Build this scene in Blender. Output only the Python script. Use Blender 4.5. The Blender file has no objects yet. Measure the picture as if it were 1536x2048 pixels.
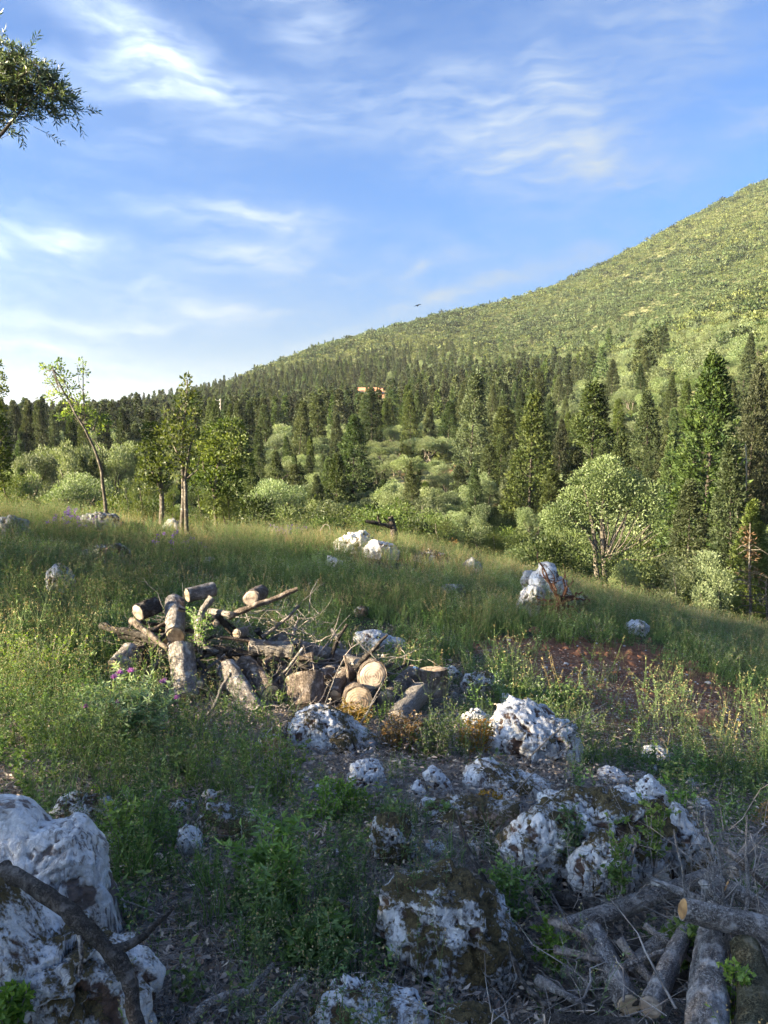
import bpy, math, random
import numpy as np
from mathutils import Vector, Matrix

SC = bpy.context.scene
R = math.radians
rng = np.random.default_rng(11)
random.seed(5)

# ------------------------------------------------------------------ camera, sky, sun, exposure
FPX = 1539.0                      # focal length in pixels of the 1536 x 2048 frame
PITCH = R(5.35)
EYE = 1.6
cam_data = bpy.data.cameras.new('camera')
cam_data.sensor_fit = 'VERTICAL'
cam_data.sensor_height = 36.0
cam_data.lens = 36.0 * FPX / 2048.0
cam_data.clip_start = 0.05
cam_data.clip_end = 20000
cam = bpy.data.objects.new('camera', cam_data)
SC.collection.objects.link(cam)
cam.location = (0, 0, EYE)
cam.rotation_euler = (R(90) - PITCH, 0, 0)
SC.camera = cam

SUN_AZ = R(-106)                   # measured from +Y (view direction) towards +X
SUN_EL = R(15.5)
sun_dir = Vector((math.sin(SUN_AZ) * math.cos(SUN_EL), math.cos(SUN_AZ) * math.cos(SUN_EL), math.sin(SUN_EL)))
sd = bpy.data.lights.new('sun', 'SUN')
sd.energy = 2.0
sd.angle = R(0.8)
sd.color = (1.0, 0.83, 0.55)
sun = bpy.data.objects.new('sun', sd)
SC.collection.objects.link(sun)
sun.rotation_euler = sun_dir.to_track_quat('Z', 'Y').to_euler()

SC.view_settings.view_transform = 'Standard'
SC.view_settings.look = 'None'
SC.view_settings.gamma = 1.0
SC.view_settings.use_curve_mapping = False
SC.view_settings.exposure = 4.2
SC.render.engine = 'CYCLES'
cy = SC.cycles
cy.use_denoising = True
cy.denoiser = 'OPENIMAGEDENOISE'
try:
    cy.denoising_input_passes = 'RGB_ALBEDO_NORMAL'
    cy.denoising_prefilter = 'ACCURATE'
except Exception:
    pass
cy.max_bounces = 6
cy.diffuse_bounces = 3
cy.glossy_bounces = 2
cy.transmission_bounces = 3
cy.transparent_max_bounces = 4
cy.volume_bounces = 0
cy.caustics_reflective = False
cy.caustics_refractive = False
cy.sample_clamp_indirect = 6
cy.use_adaptive_sampling = False

class NT:
    """small node helper"""
    def __init__(s, tree):
        s.t = tree; s.n = tree.nodes; s.l = tree.links
    def new(s, typ, **kw):
        n = s.n.new(typ)
        for k, v in kw.items():
            setattr(n, k, v)
        return n
    def put(s, sock, v):
        if v is None: return
        if isinstance(v, bpy.types.NodeSocket): s.l.new(v, sock)
        else: sock.default_value = v
    def math(s, op, a, b=None, c=None, clamp=False):
        n = s.new('ShaderNodeMath', operation=op, use_clamp=clamp)
        s.put(n.inputs[0], a); s.put(n.inputs[1], b); s.put(n.inputs[2], c)
        return n.outputs[0]
    def vmath(s, op, a, b=None, out=0):
        n = s.new('ShaderNodeVectorMath', operation=op)
        s.put(n.inputs[0], a); s.put(n.inputs[1], b)
        return n.outputs[out]
    def noise(s, vec, scale, detail=3.0, rough=0.55, dist=0.0, out=0):
        n = s.new('ShaderNodeTexNoise')
        s.put(n.inputs['Vector'], vec); n.inputs['Scale'].default_value = scale
        n.inputs['Detail'].default_value = detail; n.inputs['Roughness'].default_value = rough
        n.inputs['Distortion'].default_value = dist
        return n.outputs[out]
    def voro(s, vec, scale, feature='F1', out='Distance', rnd=1.0):
        n = s.new('ShaderNodeTexVoronoi', feature=feature)
        s.put(n.inputs['Vector'], vec); n.inputs['Scale'].default_value = scale
        n.inputs['Randomness'].default_value = rnd
        return n.outputs[out]
    def maprange(s, v, a, b, c=0.0, d=1.0, smooth=True):
        n = s.new('ShaderNodeMapRange')
        if smooth: n.interpolation_type = 'SMOOTHSTEP'
        s.put(n.inputs[0], v); s.put(n.inputs[1], a); s.put(n.inputs[2], b); s.put(n.inputs[3], c); s.put(n.inputs[4], d)
        return n.outputs[0]
    def mix(s, f, a, b, blend='MIX'):
        n = s.new('ShaderNodeMix', data_type='RGBA', blend_type=blend)
        s.put(n.inputs[0], f)
        for sk, v in ((n.inputs[6], a), (n.inputs[7], b)):
            if isinstance(v, tuple) and len(v) == 3: v = (*v, 1.0)
            s.put(sk, v)
        return n.outputs[2]
    def mapping(s, vec, scale=(1, 1, 1), rot=(0, 0, 0), loc=(0, 0, 0)):
        n = s.new('ShaderNodeMapping')
        s.put(n.inputs[0], vec); n.inputs['Scale'].default_value = scale
        n.inputs['Rotation'].default_value = rot; n.inputs['Location'].default_value = loc
        return n.outputs[0]

def pix_ray(u, v):
    """unit-depth ray (camera space depth 1) of a pixel of the 1536 x 2048 frame, in world axes"""
    dx = (u - 768.0) / FPX; dz = (1024.0 - v) / FPX
    c, s = math.cos(PITCH), math.sin(PITCH)
    return np.array([dx, c + s * dz, -s + c * dz])

def azel(u, v):
    d = pix_ray(u, v)
    return math.atan2(d[0], d[1]), math.atan2(d[2], math.hypot(d[0], d[1]))

world = bpy.data.worlds.new('World')
SC.world = world
world.use_nodes = True
W = NT(world.node_tree)
W.n.clear()
sky = W.new('ShaderNodeTexSky', sky_type='NISHITA')
sky.sun_disc = False
sky.sun_elevation = SUN_EL
sky.sun_rotation = SUN_AZ
sky.altitude = 100
sky.air_density = 1.0
sky.dust_density = 0.6
sky.ozone_density = 2.2
gen = W.new('ShaderNodeTexCoord').outputs['Generated']
sep = W.new('ShaderNodeSeparateXYZ'); W.l.new(gen, sep.inputs[0])
hyp = W.math('SQRT', W.math('ADD', W.math('MULTIPLY', sep.outputs[0], sep.outputs[0]), W.math('MULTIPLY', sep.outputs[1], sep.outputs[1])))
az_s = W.math('ARCTAN2', sep.outputs[0], sep.outputs[1])
el_s = W.math('ARCTAN2', sep.outputs[2], hyp)
# wisps of cirrus: noise drawn out along the wind plus individual streaks, each a soft stroke in azimuth and elevation
warp = W.noise(gen, 3.2, 4, 0.6, 0.0, out=1)
wv = W.vmath('SUBTRACT', warp, (0.5, 0.5, 0.5))
wsep = W.new('ShaderNodeSeparateXYZ'); W.l.new(wv, wsep.inputs[0])
azw = W.math('ADD', az_s, W.math('MULTIPLY', wsep.outputs[0], 0.16))
elw = W.math('ADD', el_s, W.math('MULTIPLY', wsep.outputs[1], 0.10))
comb = W.new('ShaderNodeCombineXYZ'); W.l.new(azw, comb.inputs[0]); W.l.new(elw, comb.inputs[1])
STROKES = [  # u0, v0, u1, v1 (ends), half-width px, strength
    (120, -20, 460, 170, 42, .95), (90, 130, 480, 190, 30, .5), (560, -40, 700, 110, 60, .55),
    (330, 190, 900, 260, 45, .35), (820, 180, 1290, 350, 70, .75), (860, 300, 1300, 370, 26, .55),
    (1040, 180, 1130, 200, 32, .55), (1230, 40, 1536, 100, 60, .45), (1440, 260, 1560, 240, 26, .5),
    (40, 500, 260, 495, 26, 1.0), (280, 420, 640, 440, 20, .75), (480, 440, 620, 480, 16, .5),
    (420, 500, 620, 520, 34, .9), (780, 575, 890, 600, 14, 1.0), (800, 555, 860, 545, 12, .8),
    (700, 650, 1180, 505, 17, .75), (300, 575, 380, 570, 18, .6), (60, 655, 520, 620, 17, .7),
    (-40, 700, 280, 700, 22, .8), (-60, 750, 330, 750, 30, .65), (380, 590, 560, 640, 20, .5),
    (-300, 640, 40, 620, 60, .6), (840, 480, 960, 520, 30, .3), (-60, 520, 30, 505, 24, .7),
    (620, 560, 900, 500, 40, .3), (-50, 590, 500, 560, 55, .32), (0, 800, 900, 700, 60, .35),
    (150, 250, 600, 300, 30, .18), (1000, 80, 1500, 260, 60, .28)]
acc = None
for (u0, v0, u1, v1, wd, st) in STROKES:
    a0, e0 = azel(u0, v0); a1, e1 = azel(u1, v1)
    ca, ce = (a0 + a1) / 2, (e0 + e1) / 2
    L = math.hypot(a1 - a0, e1 - e0) / 2 + 1e-4
    ang = math.atan2(e1 - e0, a1 - a0)
    w = wd / FPX
    m = W.new('ShaderNodeMapping', vector_type='TEXTURE')
    W.l.new(comb.outputs[0], m.inputs[0])
    m.inputs['Location'].default_value = (ca, ce, 0)
    m.inputs['Rotation'].default_value = (0, 0, ang)
    m.inputs['Scale'].default_value = (L * 1.05, w * 1.05, 1)
    d2 = W.vmath('DOT_PRODUCT', m.outputs[0], m.outputs[0], out=1)
    g = W.math('MULTIPLY', W.math('POWER', 2.718, W.math('MULTIPLY', d2, -1.0)), st)
    acc = g if acc is None else W.math('ADD', acc, g)
streak = W.noise(W.mapping(comb.outputs[0], (2.4, 10, 1), (0, 0, R(-12))), 1.6, 5, 0.52, 0.15)
fine = W.noise(W.mapping(comb.outputs[0], (6, 26, 1), (0, 0, R(-8))), 2.2, 5, 0.55, 0.2)
curd = W.noise(W.mapping(comb.outputs[0], (10, 20, 1), (0, 0, R(10))), 2.2, 5, 0.55, 0.1)
tex = W.math('ADD', W.math('MULTIPLY', W.maprange(streak, .30, .76), .50), W.math('ADD', W.math('MULTIPLY', W.maprange(fine, .36, .72), .55), W.math('MULTIPLY', W.maprange(curd, .35, .7), .25)))
veil = W.math('MULTIPLY', W.maprange(W.noise(W.mapping(comb.outputs[0], (2.0, 6.5, 1), (0, 0, R(-14))), 1.7, 5, .55, .3), .42, .74), .33)
tex = W.math('ADD', tex, .08)
dens = W.math('ADD', W.math('MULTIPLY', W.math('MULTIPLY', acc, tex), .85), W.math('MULTIPLY', veil, tex))
# the air thins the blue towards the horizon
low = W.math('MULTIPLY', W.maprange(el_s, -.02, .24, 1.0, 0.08), .30)
dens = W.math('MINIMUM', W.math('ADD', dens, low), .93)
leftness = W.maprange(az_s, -1.4, .5, 1.12, .88, smooth=False)
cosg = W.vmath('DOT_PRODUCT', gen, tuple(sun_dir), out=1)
# forward-scatter glow round the low sun, boosted out of view to fill the shade
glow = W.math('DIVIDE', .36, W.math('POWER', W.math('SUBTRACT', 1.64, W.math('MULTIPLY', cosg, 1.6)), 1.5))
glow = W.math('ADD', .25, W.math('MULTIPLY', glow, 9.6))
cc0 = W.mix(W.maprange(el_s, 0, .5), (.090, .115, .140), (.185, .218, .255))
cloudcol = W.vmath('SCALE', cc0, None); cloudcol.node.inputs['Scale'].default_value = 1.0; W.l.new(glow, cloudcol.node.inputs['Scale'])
bluer = W.mix(1.0, sky.outputs[0], (0.024, 0.059, 0.100), 'MULTIPLY')
bluer = W.mix(W.maprange(el_s, -.05, .34, .68, 0.0), bluer, (0.0, 0.0, 0.0))
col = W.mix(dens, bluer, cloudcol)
bg = W.new('ShaderNodeBackground')
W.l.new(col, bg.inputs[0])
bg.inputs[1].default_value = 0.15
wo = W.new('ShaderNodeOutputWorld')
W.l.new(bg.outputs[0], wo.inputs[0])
world.cycles.sampling_method = 'MANUAL'
world.cycles.sample_map_resolution = 1024

# ------------------------------------------------------------------ numpy noise
def _h(ix, iy, iz, seed):
    with np.errstate(over='ignore'):
        n = (ix.astype(np.int64) * 374761393 + iy.astype(np.int64) * 668265263 + iz.astype(np.int64) * 2147483647 + seed * 974634777) & 0xFFFFFFFF
        n = ((n ^ (n >> 13)) * 1274126177) & 0xFFFFFFFF
        n = n ^ (n >> 16)
    return (n & 0xFFFFFF) / float(0xFFFFFF) * 2 - 1

def vnoise(p, seed=0):
    p = np.asarray(p, float)
    i = np.floor(p).astype(np.int64); f = p - i
    f = f * f * f * (f * (f * 6 - 15) + 10)
    x, y, z = i[:, 0], i[:, 1], i[:, 2]
    fx, fy, fz = f[:, 0], f[:, 1], f[:, 2]
    def c(a, b, d): return _h(x + a, y + b, z + d, seed)
    x00 = c(0, 0, 0) * (1 - fx) + c(1, 0, 0) * fx
    x10 = c(0, 1, 0) * (1 - fx) + c(1, 1, 0) * fx
    x01 = c(0, 0, 1) * (1 - fx) + c(1, 0, 1) * fx
    x11 = c(0, 1, 1) * (1 - fx) + c(1, 1, 1) * fx
    return (x00 * (1 - fy) + x10 * fy) * (1 - fz) + (x01 * (1 - fy) + x11 * fy) * fz

def fbm(p, octv=4, seed=0, gain=0.5, lac=2.03):
    p = np.asarray(p, float); a = 1.0; s = 0; t = 0
    for o in range(octv):
        s = s + a * vnoise(p + o * 17.3, seed + o); t += a
        a *= gain; p = p * lac
    return s / t

def ridged(p, octv=4, seed=0, gain=0.5):
    p = np.asarray(p, float); a = 1.0; s = 0; t = 0
    for o in range(octv):
        s = s + a * (1 - np.abs(vnoise(p + o * 9.1, seed + o))); t += a
        a *= gain; p = p * 2.07
    return s / t

def fb2(x, y, scale, octv=3, seed=0):
    x = np.atleast_1d(x); y = np.atleast_1d(y)
    return fbm(np.stack([x * scale, y * scale, np.full_like(x, 3.7)], 1), octv, seed)

# ------------------------------------------------------------------ terrain as a height function
ST_R = np.array([0, 2.5, 4, 6, 9, 12, 18, 24, 35, 48, 66, 85, 110, 150, 200.])
ST_Z = np.array([
    [0, -.02, -.08, -.20, -.20, -.10, .03, -.7, -2.6, -4.6, -6.2, -6.5, -5.0, -2.0, 1.0],
    [0, -.03, -.12, -.38, -.50, -.55, -.60, -1.3, -3.1, -4.7, -6.2, -6.2, -4.6, -1.5, 1.5],
    [0, -.05, -.18, -.45, -.65, -.78, -.87, -1.7, -3.3, -4.7, -6.4, -5.6, -2.2, .3, 4.0],
    [0, -.10, -.35, -.65, -.95, -1.15, -1.9, -3.1, -4.7, -5.8, -6.9, -5.2, -.6, 5.2, 11.5],
    [0, -.15, -.48, -.90, -1.35, -1.75, -2.7, -4.1, -6.0, -6.6, -5.2, -.8, 7.0, 17., 28.]])
COL_U = np.array([0, 384, 768, 1152, 1536.])
COL_AZ = np.array([azel(u, 1100)[0] for u in COL_U])
SKY_U = np.array([-400, 0, 180, 300, 400, 500, 600, 700, 800, 900, 1000, 1100, 1200, 1300, 1400, 1536, 1900.])
SKY_V = np.array([858, 850, 838, 815, 786, 744, 703, 673, 645, 623, 605, 570, 525, 472, 419, 348, 190.])
SKY_AZ = np.array([azel(u, v)[0] for u, v in zip(SKY_U, SKY_V)])
SKY_T = np.array([math.tan(azel(u, v)[1]) for u, v in zip(SKY_U, SKY_V)])
RID_AZ = np.array([-1.0, COL_AZ[0], COL_AZ[1], COL_AZ[2], COL_AZ[3], COL_AZ[4], .7])
RID_R = np.array([420, 430, 560, 720, 830, 930, 980.])
NAZ, NLR = 721, 420
AZG = np.linspace(-math.pi, math.pi, NAZ)
LRG = np.linspace(math.log(0.5), math.log(9000), NLR)
def _table():
    rr = np.exp(LRG)
    Z = np.zeros((NAZ, NLR))
    for i, az in enumerate(AZG):
        if abs(az) > R(34):       # outside the picture: the ground goes on and the two sides meet behind
            t = (abs(az) - R(34)) / (math.pi - R(34)); e = math.copysign(R(34), az)
            a = e * (1 - t) ** 1.5
        else:
            a = az
        zc = [np.interp(a, COL_AZ, ST_Z[:, k]) for k in range(len(ST_R))]
        Rr = np.interp(a, RID_AZ, RID_R)
        tr = np.interp(a, SKY_AZ, SKY_T)
        t200 = (zc[-1] - EYE) / 200.0
        z = np.interp(rr, ST_R, zc)
        m = rr > 200
        s = np.clip((rr - 200) / (Rr - 200), 0, 1)
        tt = t200 + (tr - t200) * (0.78 * s + 0.22 * np.sin(s * math.pi / 2))
        z = np.where(m, EYE + tt * rr, z)
        zr = EYE + tr * Rr
        over = rr > Rr
        q = np.clip((rr - Rr) / (Rr * 1.6), 0, 1); q = q * q * (3 - 2 * q)
        z = np.where(over, zr * (1 - q) + (-10) * q, z)
        Z[i] = z
    k = np.array([1, 4, 6, 4, 1.]) / 16
    for _ in range(2):
        Zp = np.concatenate([Z[:, :2][:, ::-1], Z, Z[:, -2:]], 1)
        Z = sum(k[j] * Zp[:, j:j + NLR] for j in range(5))
    k3 = np.array([1, 2, 3, 2, 1.]) / 9
    for _ in range(3):
        Zp = np.concatenate([Z[-3:-1], Z, Z[1:3]], 0)
        Z = sum(k3[j] * Zp[j:j + NAZ] for j in range(5))
    return Z
ZT = _table()

def ground(x, y):
    """height of the land at x, y (arrays)"""
    x = np.atleast_1d(np.asarray(x, float)); y = np.atleast_1d(np.asarray(y, float))
    r = np.hypot(x, y) + 1e-6
    az = np.arctan2(x, y)
    fa = (az + math.pi) / (2 * math.pi) * (NAZ - 1)
    fl = (np.log(np.maximum(r, 0.5)) - LRG[0]) / (LRG[1] - LRG[0])
    ia = np.clip(fa.astype(int), 0, NAZ - 2); il = np.clip(fl.astype(int), 0, NLR - 2)
    ta = fa - ia; tl = np.clip(fl - il, 0, 1)
    z = (ZT[ia, il] * (1 - ta) + ZT[ia + 1, il] * ta) * (1 - tl) + (ZT[ia, il + 1] * (1 - ta) + ZT[ia + 1, il + 1] * ta) * tl
    z = z * np.clip(r / 2.0, 0, 1) ** .5
    z = z - .17 * np.exp(-((x - .78) / .62) ** 2 - ((y - 2.15) / .42) ** 2)      # hollow under the branch pile
    near = np.clip(1 - (r - 20) / 40, 0, 1)
    z = z + near * (fb2(x, y, .9, 3, 3) * .055 + fb2(x, y, 4.5, 3, 5) * .022)
    far = np.clip((r - 40) / 160, 0, 1)
    z = z + far * (fb2(x, y, .012, 4, 8) * np.clip(r * .006, 0, 4.0) + fb2(x, y, .08, 3, 9) * 0.8)
    return z

def gz(x, y):
    return float(ground(x, y)[0])

def hit(u, v, rmin=1.2):
    """the point of the land seen at a pixel: first crossing along its ray"""
    d = pix_ray(u, v)
    t = np.exp(np.linspace(math.log(rmin), math.log(4000), 1500))
    P = d[None, :] * t[:, None]
    g = ground(P[:, 0], P[:, 1])
    below = (P[:, 2] + EYE) < g
    if not below.any(): return None
    i = int(np.argmax(below))
    return np.array([P[i, 0], P[i, 1], g[i]])

def hits(U, V, rmin=1.2):
    return [hit(u, v, rmin) for u, v in zip(U, V)]

def at(u, v, depth):
    """point at camera depth (metres along the view axis) behind a pixel"""
    d = pix_ray(u, v) * depth
    return np.array([d[0], d[1], d[2] + EYE])

def to_pix(P):
    P = np.atleast_2d(P)
    c, s = math.cos(PITCH), math.sin(PITCH)
    dy = P[:, 1]; dz = P[:, 2] - EYE
    yy = c * dy - s * dz; zz = s * dy + c * dz
    yy = np.where(yy > .01, yy, .01)
    return 768 + FPX * P[:, 0] / yy, 1024 - FPX * zz / yy

# ------------------------------------------------------------------ mesh helpers
class MB:
    """collects vertices and faces (numpy blocks) for one mesh"""
    def __init__(s): s.v = []; s.f = []; s.m = []; s.a = []; s.n = 0
    def add(s, verts, faces, mat=0, val=0.5):
        verts = np.asarray(verts, np.float32).reshape(-1, 3); faces = np.asarray(faces, np.int64)
        if len(verts) == 0 or len(faces) == 0: return
        s.v.append(verts); s.f.append(faces + s.n); s.n += len(verts)
        s.m.append(np.full(len(faces), mat)); s.a.append(np.broadcast_to(np.asarray(val, np.float32), (len(verts),)).copy())
    def arrays(s):
        return np.concatenate(s.v), s.f, s.m, np.concatenate(s.a)
    def mesh(s, name, mats, smooth=False, extra=None):
        me = bpy.data.meshes.new(name)
        V, F, M, A = s.arrays()
        fill_mesh(me, V, F, M, A, smooth)
        for m in mats: me.materials.append(m)
        return me

def fill_mesh(me, V, F, M, A, smooth=False, npts=0):
    me.vertices.add(len(V)); me.vertices.foreach_set('co', V.astype(np.float32).ravel())
    lv = np.concatenate([f.ravel() for f in F]).astype(np.int32)
    cnt = np.concatenate([np.full(len(f), f.shape[1]) for f in F]).astype(np.int32)
    st = np.concatenate([[0], np.cumsum(cnt)[:-1]]).astype(np.int32)
    me.loops.add(len(lv)); me.loops.foreach_set('vertex_index', lv)
    me.polygons.add(len(cnt)); me.polygons.foreach_set('loop_start', st)
    try: me.polygons.foreach_set('loop_total', cnt)
    except Exception: pass
    me.polygons.foreach_set('material_index', np.concatenate(M).astype(np.int32))
    if smooth: me.polygons.foreach_set('use_smooth', np.ones(len(cnt), bool))
    at_ = me.attributes.new('val', 'FLOAT', 'POINT'); at_.data.foreach_set('value', A.astype(np.float32))
    me.update(calc_edges=True)

def link(o):
    SC.collection.objects.link(o); return o

def obj(name, me, parent=None, label=None, cat=None, group=None, kind=None, loc=None, rot=None):
    o = bpy.data.objects.new(name, me); link(o)
    if loc is not None: o.location = [float(c) for c in loc]
    if rot is not None: o.rotation_euler = rot
    if parent is not None: o.parent = parent
    tag(o, label, cat, group, kind)
    return o

def tag(o, label=None, cat=None, group=None, kind=None):
    if label: o['label'] = label
    if cat: o['category'] = cat
    if group: o['group'] = group
    if kind: o['kind'] = kind
    return o

def empty(name, loc, label=None, cat=None, group=None, rz=0.0):
    o = obj(name, None, None, label, cat, group, loc=loc)
    o.empty_display_size = .1
    o.rotation_euler = (0, 0, rz)
    return o

def copy_thing(root, loc, rz, sc, label=None, group=None):
    r = root.copy(); link(r)
    r.location = [float(c) for c in loc]; r.rotation_euler = (0, 0, rz)
    r.scale = sc if isinstance(sc, tuple) else (sc, sc, sc)
    if label: r['label'] = label
    if group: r['group'] = group
    for ch in list(root.children):
        c = ch.copy(); link(c); c.parent = r
    return r

def nrm(a):
    a = np.asarray(a, float)
    return a / np.maximum(np.linalg.norm(a, axis=-1, keepdims=True), 1e-9)

def tube_arr(pts, rad, sides=6, cap=True, bump=0.0, seed=0):
    pts = np.asarray(pts, float); n = len(pts)
    rad = np.broadcast_to(np.asarray(rad, float), (n,))
    T = np.gradient(pts, axis=0); T = nrm(T)
    up = np.array([0, 0, 1.]) if abs(T[0][2]) < .9 else np.array([1., 0, 0])
    N = np.zeros_like(T); N[0] = nrm(np.cross(T[0], up))
    for i in range(1, n):
        N[i] = nrm(N[i - 1] - T[i] * np.dot(N[i - 1], T[i]))
    B = np.cross(T, N)
    th = np.linspace(0, 2 * math.pi, sides, endpoint=False)
    ring = pts[:, None, :] + rad[:, None, None] * (np.cos(th)[None, :, None] * N[:, None, :] + np.sin(th)[None, :, None] * B[:, None, :])
    V = ring.reshape(-1, 3)
    if bump:
        c = np.repeat(pts, sides, 0)
        d = V - c
        V = c + d * (1 + bump * fbm(V * (2.2 / max(rad.max(), 1e-3)) * .25 + seed, 3, seed))[:, None]
    i = np.arange(n - 1)[:, None] * sides; j = np.arange(sides)[None, :]; j2 = (j + 1) % sides
    F = np.stack([i + j, i + j2, i + sides + j2, i + sides + j], -1).reshape(-1, 4)
    return V, F

def cap_faces(base, sides, center):
    j = np.arange(sides)
    return np.stack([base + j, base + (j + 1) % sides, np.full(sides, center)], 1)

def leaves_arr(P, D, L, Wd, rs, fold=0.0):
    """diamond leaves: P base points, D directions, L lengths, Wd widths"""
    n = len(P); D = nrm(D)
    Rv = rs.normal(size=(n, 3)); S = nrm(np.cross(D, Rv)); U = np.cross(S, D)
    L = np.broadcast_to(L, (n,))[:, None]; Wd = np.broadcast_to(Wd, (n,))[:, None]
    mid = P + D * L * .45 + U * L * fold
    V = np.stack([P, mid - S * Wd / 2, P + D * L, mid + S * Wd / 2], 1).reshape(-1, 3)
    F = np.arange(4 * n).reshape(n, 4)
    return V, F

# ------------------------------------------------------------------ materials
def material(name):
    m = bpy.data.materials.new(name); m.use_nodes = True
    T = NT(m.node_tree); T.n.clear()
    out = T.new('ShaderNodeOutputMaterial')
    return m, T, out

def leaf_mat(name, dark, light, trans=0.35, tcol=None, rough=.55, var=.35, spec=.25):
    m, T, out = material(name)
    a = T.new('ShaderNodeAttribute', attribute_name='val').outputs['Fac']
    oi = T.new('ShaderNodeObjectInfo').outputs['Random']
    c = T.mix(a, dark, light)
    hs = T.new('ShaderNodeHueSaturation')
    T.put(hs.inputs['Hue'], T.maprange(oi, 0, 1, .5 - .03 * var, .5 + .03 * var, False))
    fr = T.math('FRACT', T.math('MULTIPLY', oi, 7.31))
    T.put(hs.inputs['Value'], T.maprange(fr, 0, 1, 1 - .55 * var, 1 + .55 * var, False))
    T.put(hs.inputs['Saturation'], T.maprange(T.math('FRACT', T.math('MULTIPLY', oi, 3.77)), 0, 1, 1 - .3 * var, 1 + .2 * var, False))
    T.put(hs.inputs['Color'], c)
    p = T.new('ShaderNodeBsdfPrincipled')
    T.put(p.inputs['Base Color'], hs.outputs[0]); p.inputs['Roughness'].default_value = rough
    p.inputs['Specular IOR Level'].default_value = spec
    if trans > 0:
        t = T.new('ShaderNodeBsdfTranslucent')
        T.put(t.inputs[0], T.mix(1.0, hs.outputs[0], tcol or (1.5, 1.55, .7), 'MULTIPLY'))
        mx = T.new('ShaderNodeMixShader'); mx.inputs[0].default_value = trans
        T.l.new(p.outputs[0], mx.inputs[1]); T.l.new(t.outputs[0], mx.inputs[2])
        T.l.new(mx.outputs[0], out.inputs[0])
    else:
        T.l.new(p.outputs[0], out.inputs[0])
    return m

def bark_mat(name, c1, c2, c3, scale=1.0, bump=.5, axis=2, streak=6.0):
    """bark running along the object's local z (or generated along a tube)"""
    m, T, out = material(name)
    tc = T.new('ShaderNodeTexCoord').outputs['Object']
    sc = [streak, streak, streak]; sc[axis] = 1.0
    v = T.mapping(tc, tuple(s * scale for s in sc))
    n1 = T.noise(v, 9, 5, .65, .6)
    n2 = T.noise(tc, 16 * scale, 4, .6)
    vr = T.voro(T.vmath('ADD', v, T.vmath('MULTIPLY', T.noise(tc, 22 * scale, 4, .7, out=1), (.55, .55, .55))), 15, 'DISTANCE_TO_EDGE')
    crack = T.math('MAXIMUM', T.maprange(vr, 0.0, .16), T.maprange(n2, .42, .62, 0, .85))
    c = T.mix(T.maprange(n1, .3, .7), c1, c2)
    c = T.mix(T.maprange(n2, .52, .72), c, c3)
    c = T.mix(T.maprange(crack, 0, 1, .25, 1, False), tuple(x * .35 for x in c1), c)
    p = T.new('ShaderNodeBsdfPrincipled')
    T.put(p.inputs['Base Color'], c); p.inputs['Roughness'].default_value = .92
    p.inputs['Specular IOR Level'].default_value = .15
    b = T.new('ShaderNodeBump'); b.inputs['Strength'].default_value = min(1, bump * 1.3); b.inputs['Distance'].default_value = .02
    T.put(b.inputs['Height'], T.math('ADD', T.math('MULTIPLY', crack, .7), n1))
    T.l.new(b.outputs[0], p.inputs['Normal'])
    T.l.new(p.outputs[0], out.inputs[0])
    return m

def wood_cut_mat(name, light, dark, ring=30.0):
    m, T, out = material(name)
    tc = T.new('ShaderNodeTexCoord').outputs['Object']
    w = T.vmath('ADD', tc, T.vmath('MULTIPLY', T.vmath('SUBTRACT', T.noise(tc, 9, 3, out=1), (.5, .5, .5)), (.035, .035, .035)))
    s = T.new('ShaderNodeSeparateXYZ'); T.l.new(w, s.inputs[0])
    rr = T.math('SQRT', T.math('ADD', T.math('MULTIPLY', s.outputs[0], s.outputs[0]), T.math('MULTIPLY', s.outputs[1], s.outputs[1])))
    ringv = T.math('SINE', T.math('MULTIPLY', rr, ring * 12))
    ang = T.math('ARCTAN2', s.outputs[1], s.outputs[0])
    cb = T.new('ShaderNodeCombineXYZ'); T.l.new(T.math('MULTIPLY', ang, 2.2), cb.inputs[0])
    rays = T.maprange(T.noise(cb.outputs[0], 5.0, 3, .6), .62, .72)
    n = T.noise(tc, 22, 5, .6)
    c = T.mix(T.maprange(T.math('MULTIPLY', ringv, T.noise(w, 6, 3)), -.5, .5, .1, .35), light, dark)
    c = T.mix(T.maprange(T.noise(w, 4.5, 4, .6), .42, .52), c, tuple(x * .62 for x in dark))
    c = T.mix(T.maprange(n, .45, .7, 0, .6), c, dark)
    c = T.mix(T.math('MULTIPLY', rays, .55), c, tuple(x * .25 for x in dark))
    edge = T.maprange(T.noise(w, 5, 2), .5, .6)
    c = T.mix(T.math('MULTIPLY', edge, .3), c, tuple(min(1, x * 1.35) for x in light))
    p = T.new('ShaderNodeBsdfPrincipled'); T.put(p.inputs['Base Color'], c); p.inputs['Roughness'].default_value = .85
    b = T.new('ShaderNodeBump'); b.inputs['Strength'].default_value = .35; b.inputs['Distance'].default_value = .004
    T.put(b.inputs['Height'], T.math('ADD', T.math('MULTIPLY', ringv, .3), n)); T.l.new(b.outputs[0], p.inputs['Normal'])
    T.l.new(p.outputs[0], out.inputs[0])
    return m

def plain_mat(name, c, rough=.8, c2=None, scale=20):
    m, T, out = material(name)
    p = T.new('ShaderNodeBsdfPrincipled'); p.inputs['Roughness'].default_value = rough
    tc = T.new('ShaderNodeTexCoord').outputs['Object']
    n = T.noise(tc, scale, 4, .6)
    T.put(p.inputs['Base Color'], T.mix(T.maprange(n, .3, .7), c, c2 or tuple(x * .7 for x in c)))
    T.l.new(p.outputs[0], out.inputs[0])
    return m

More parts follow.
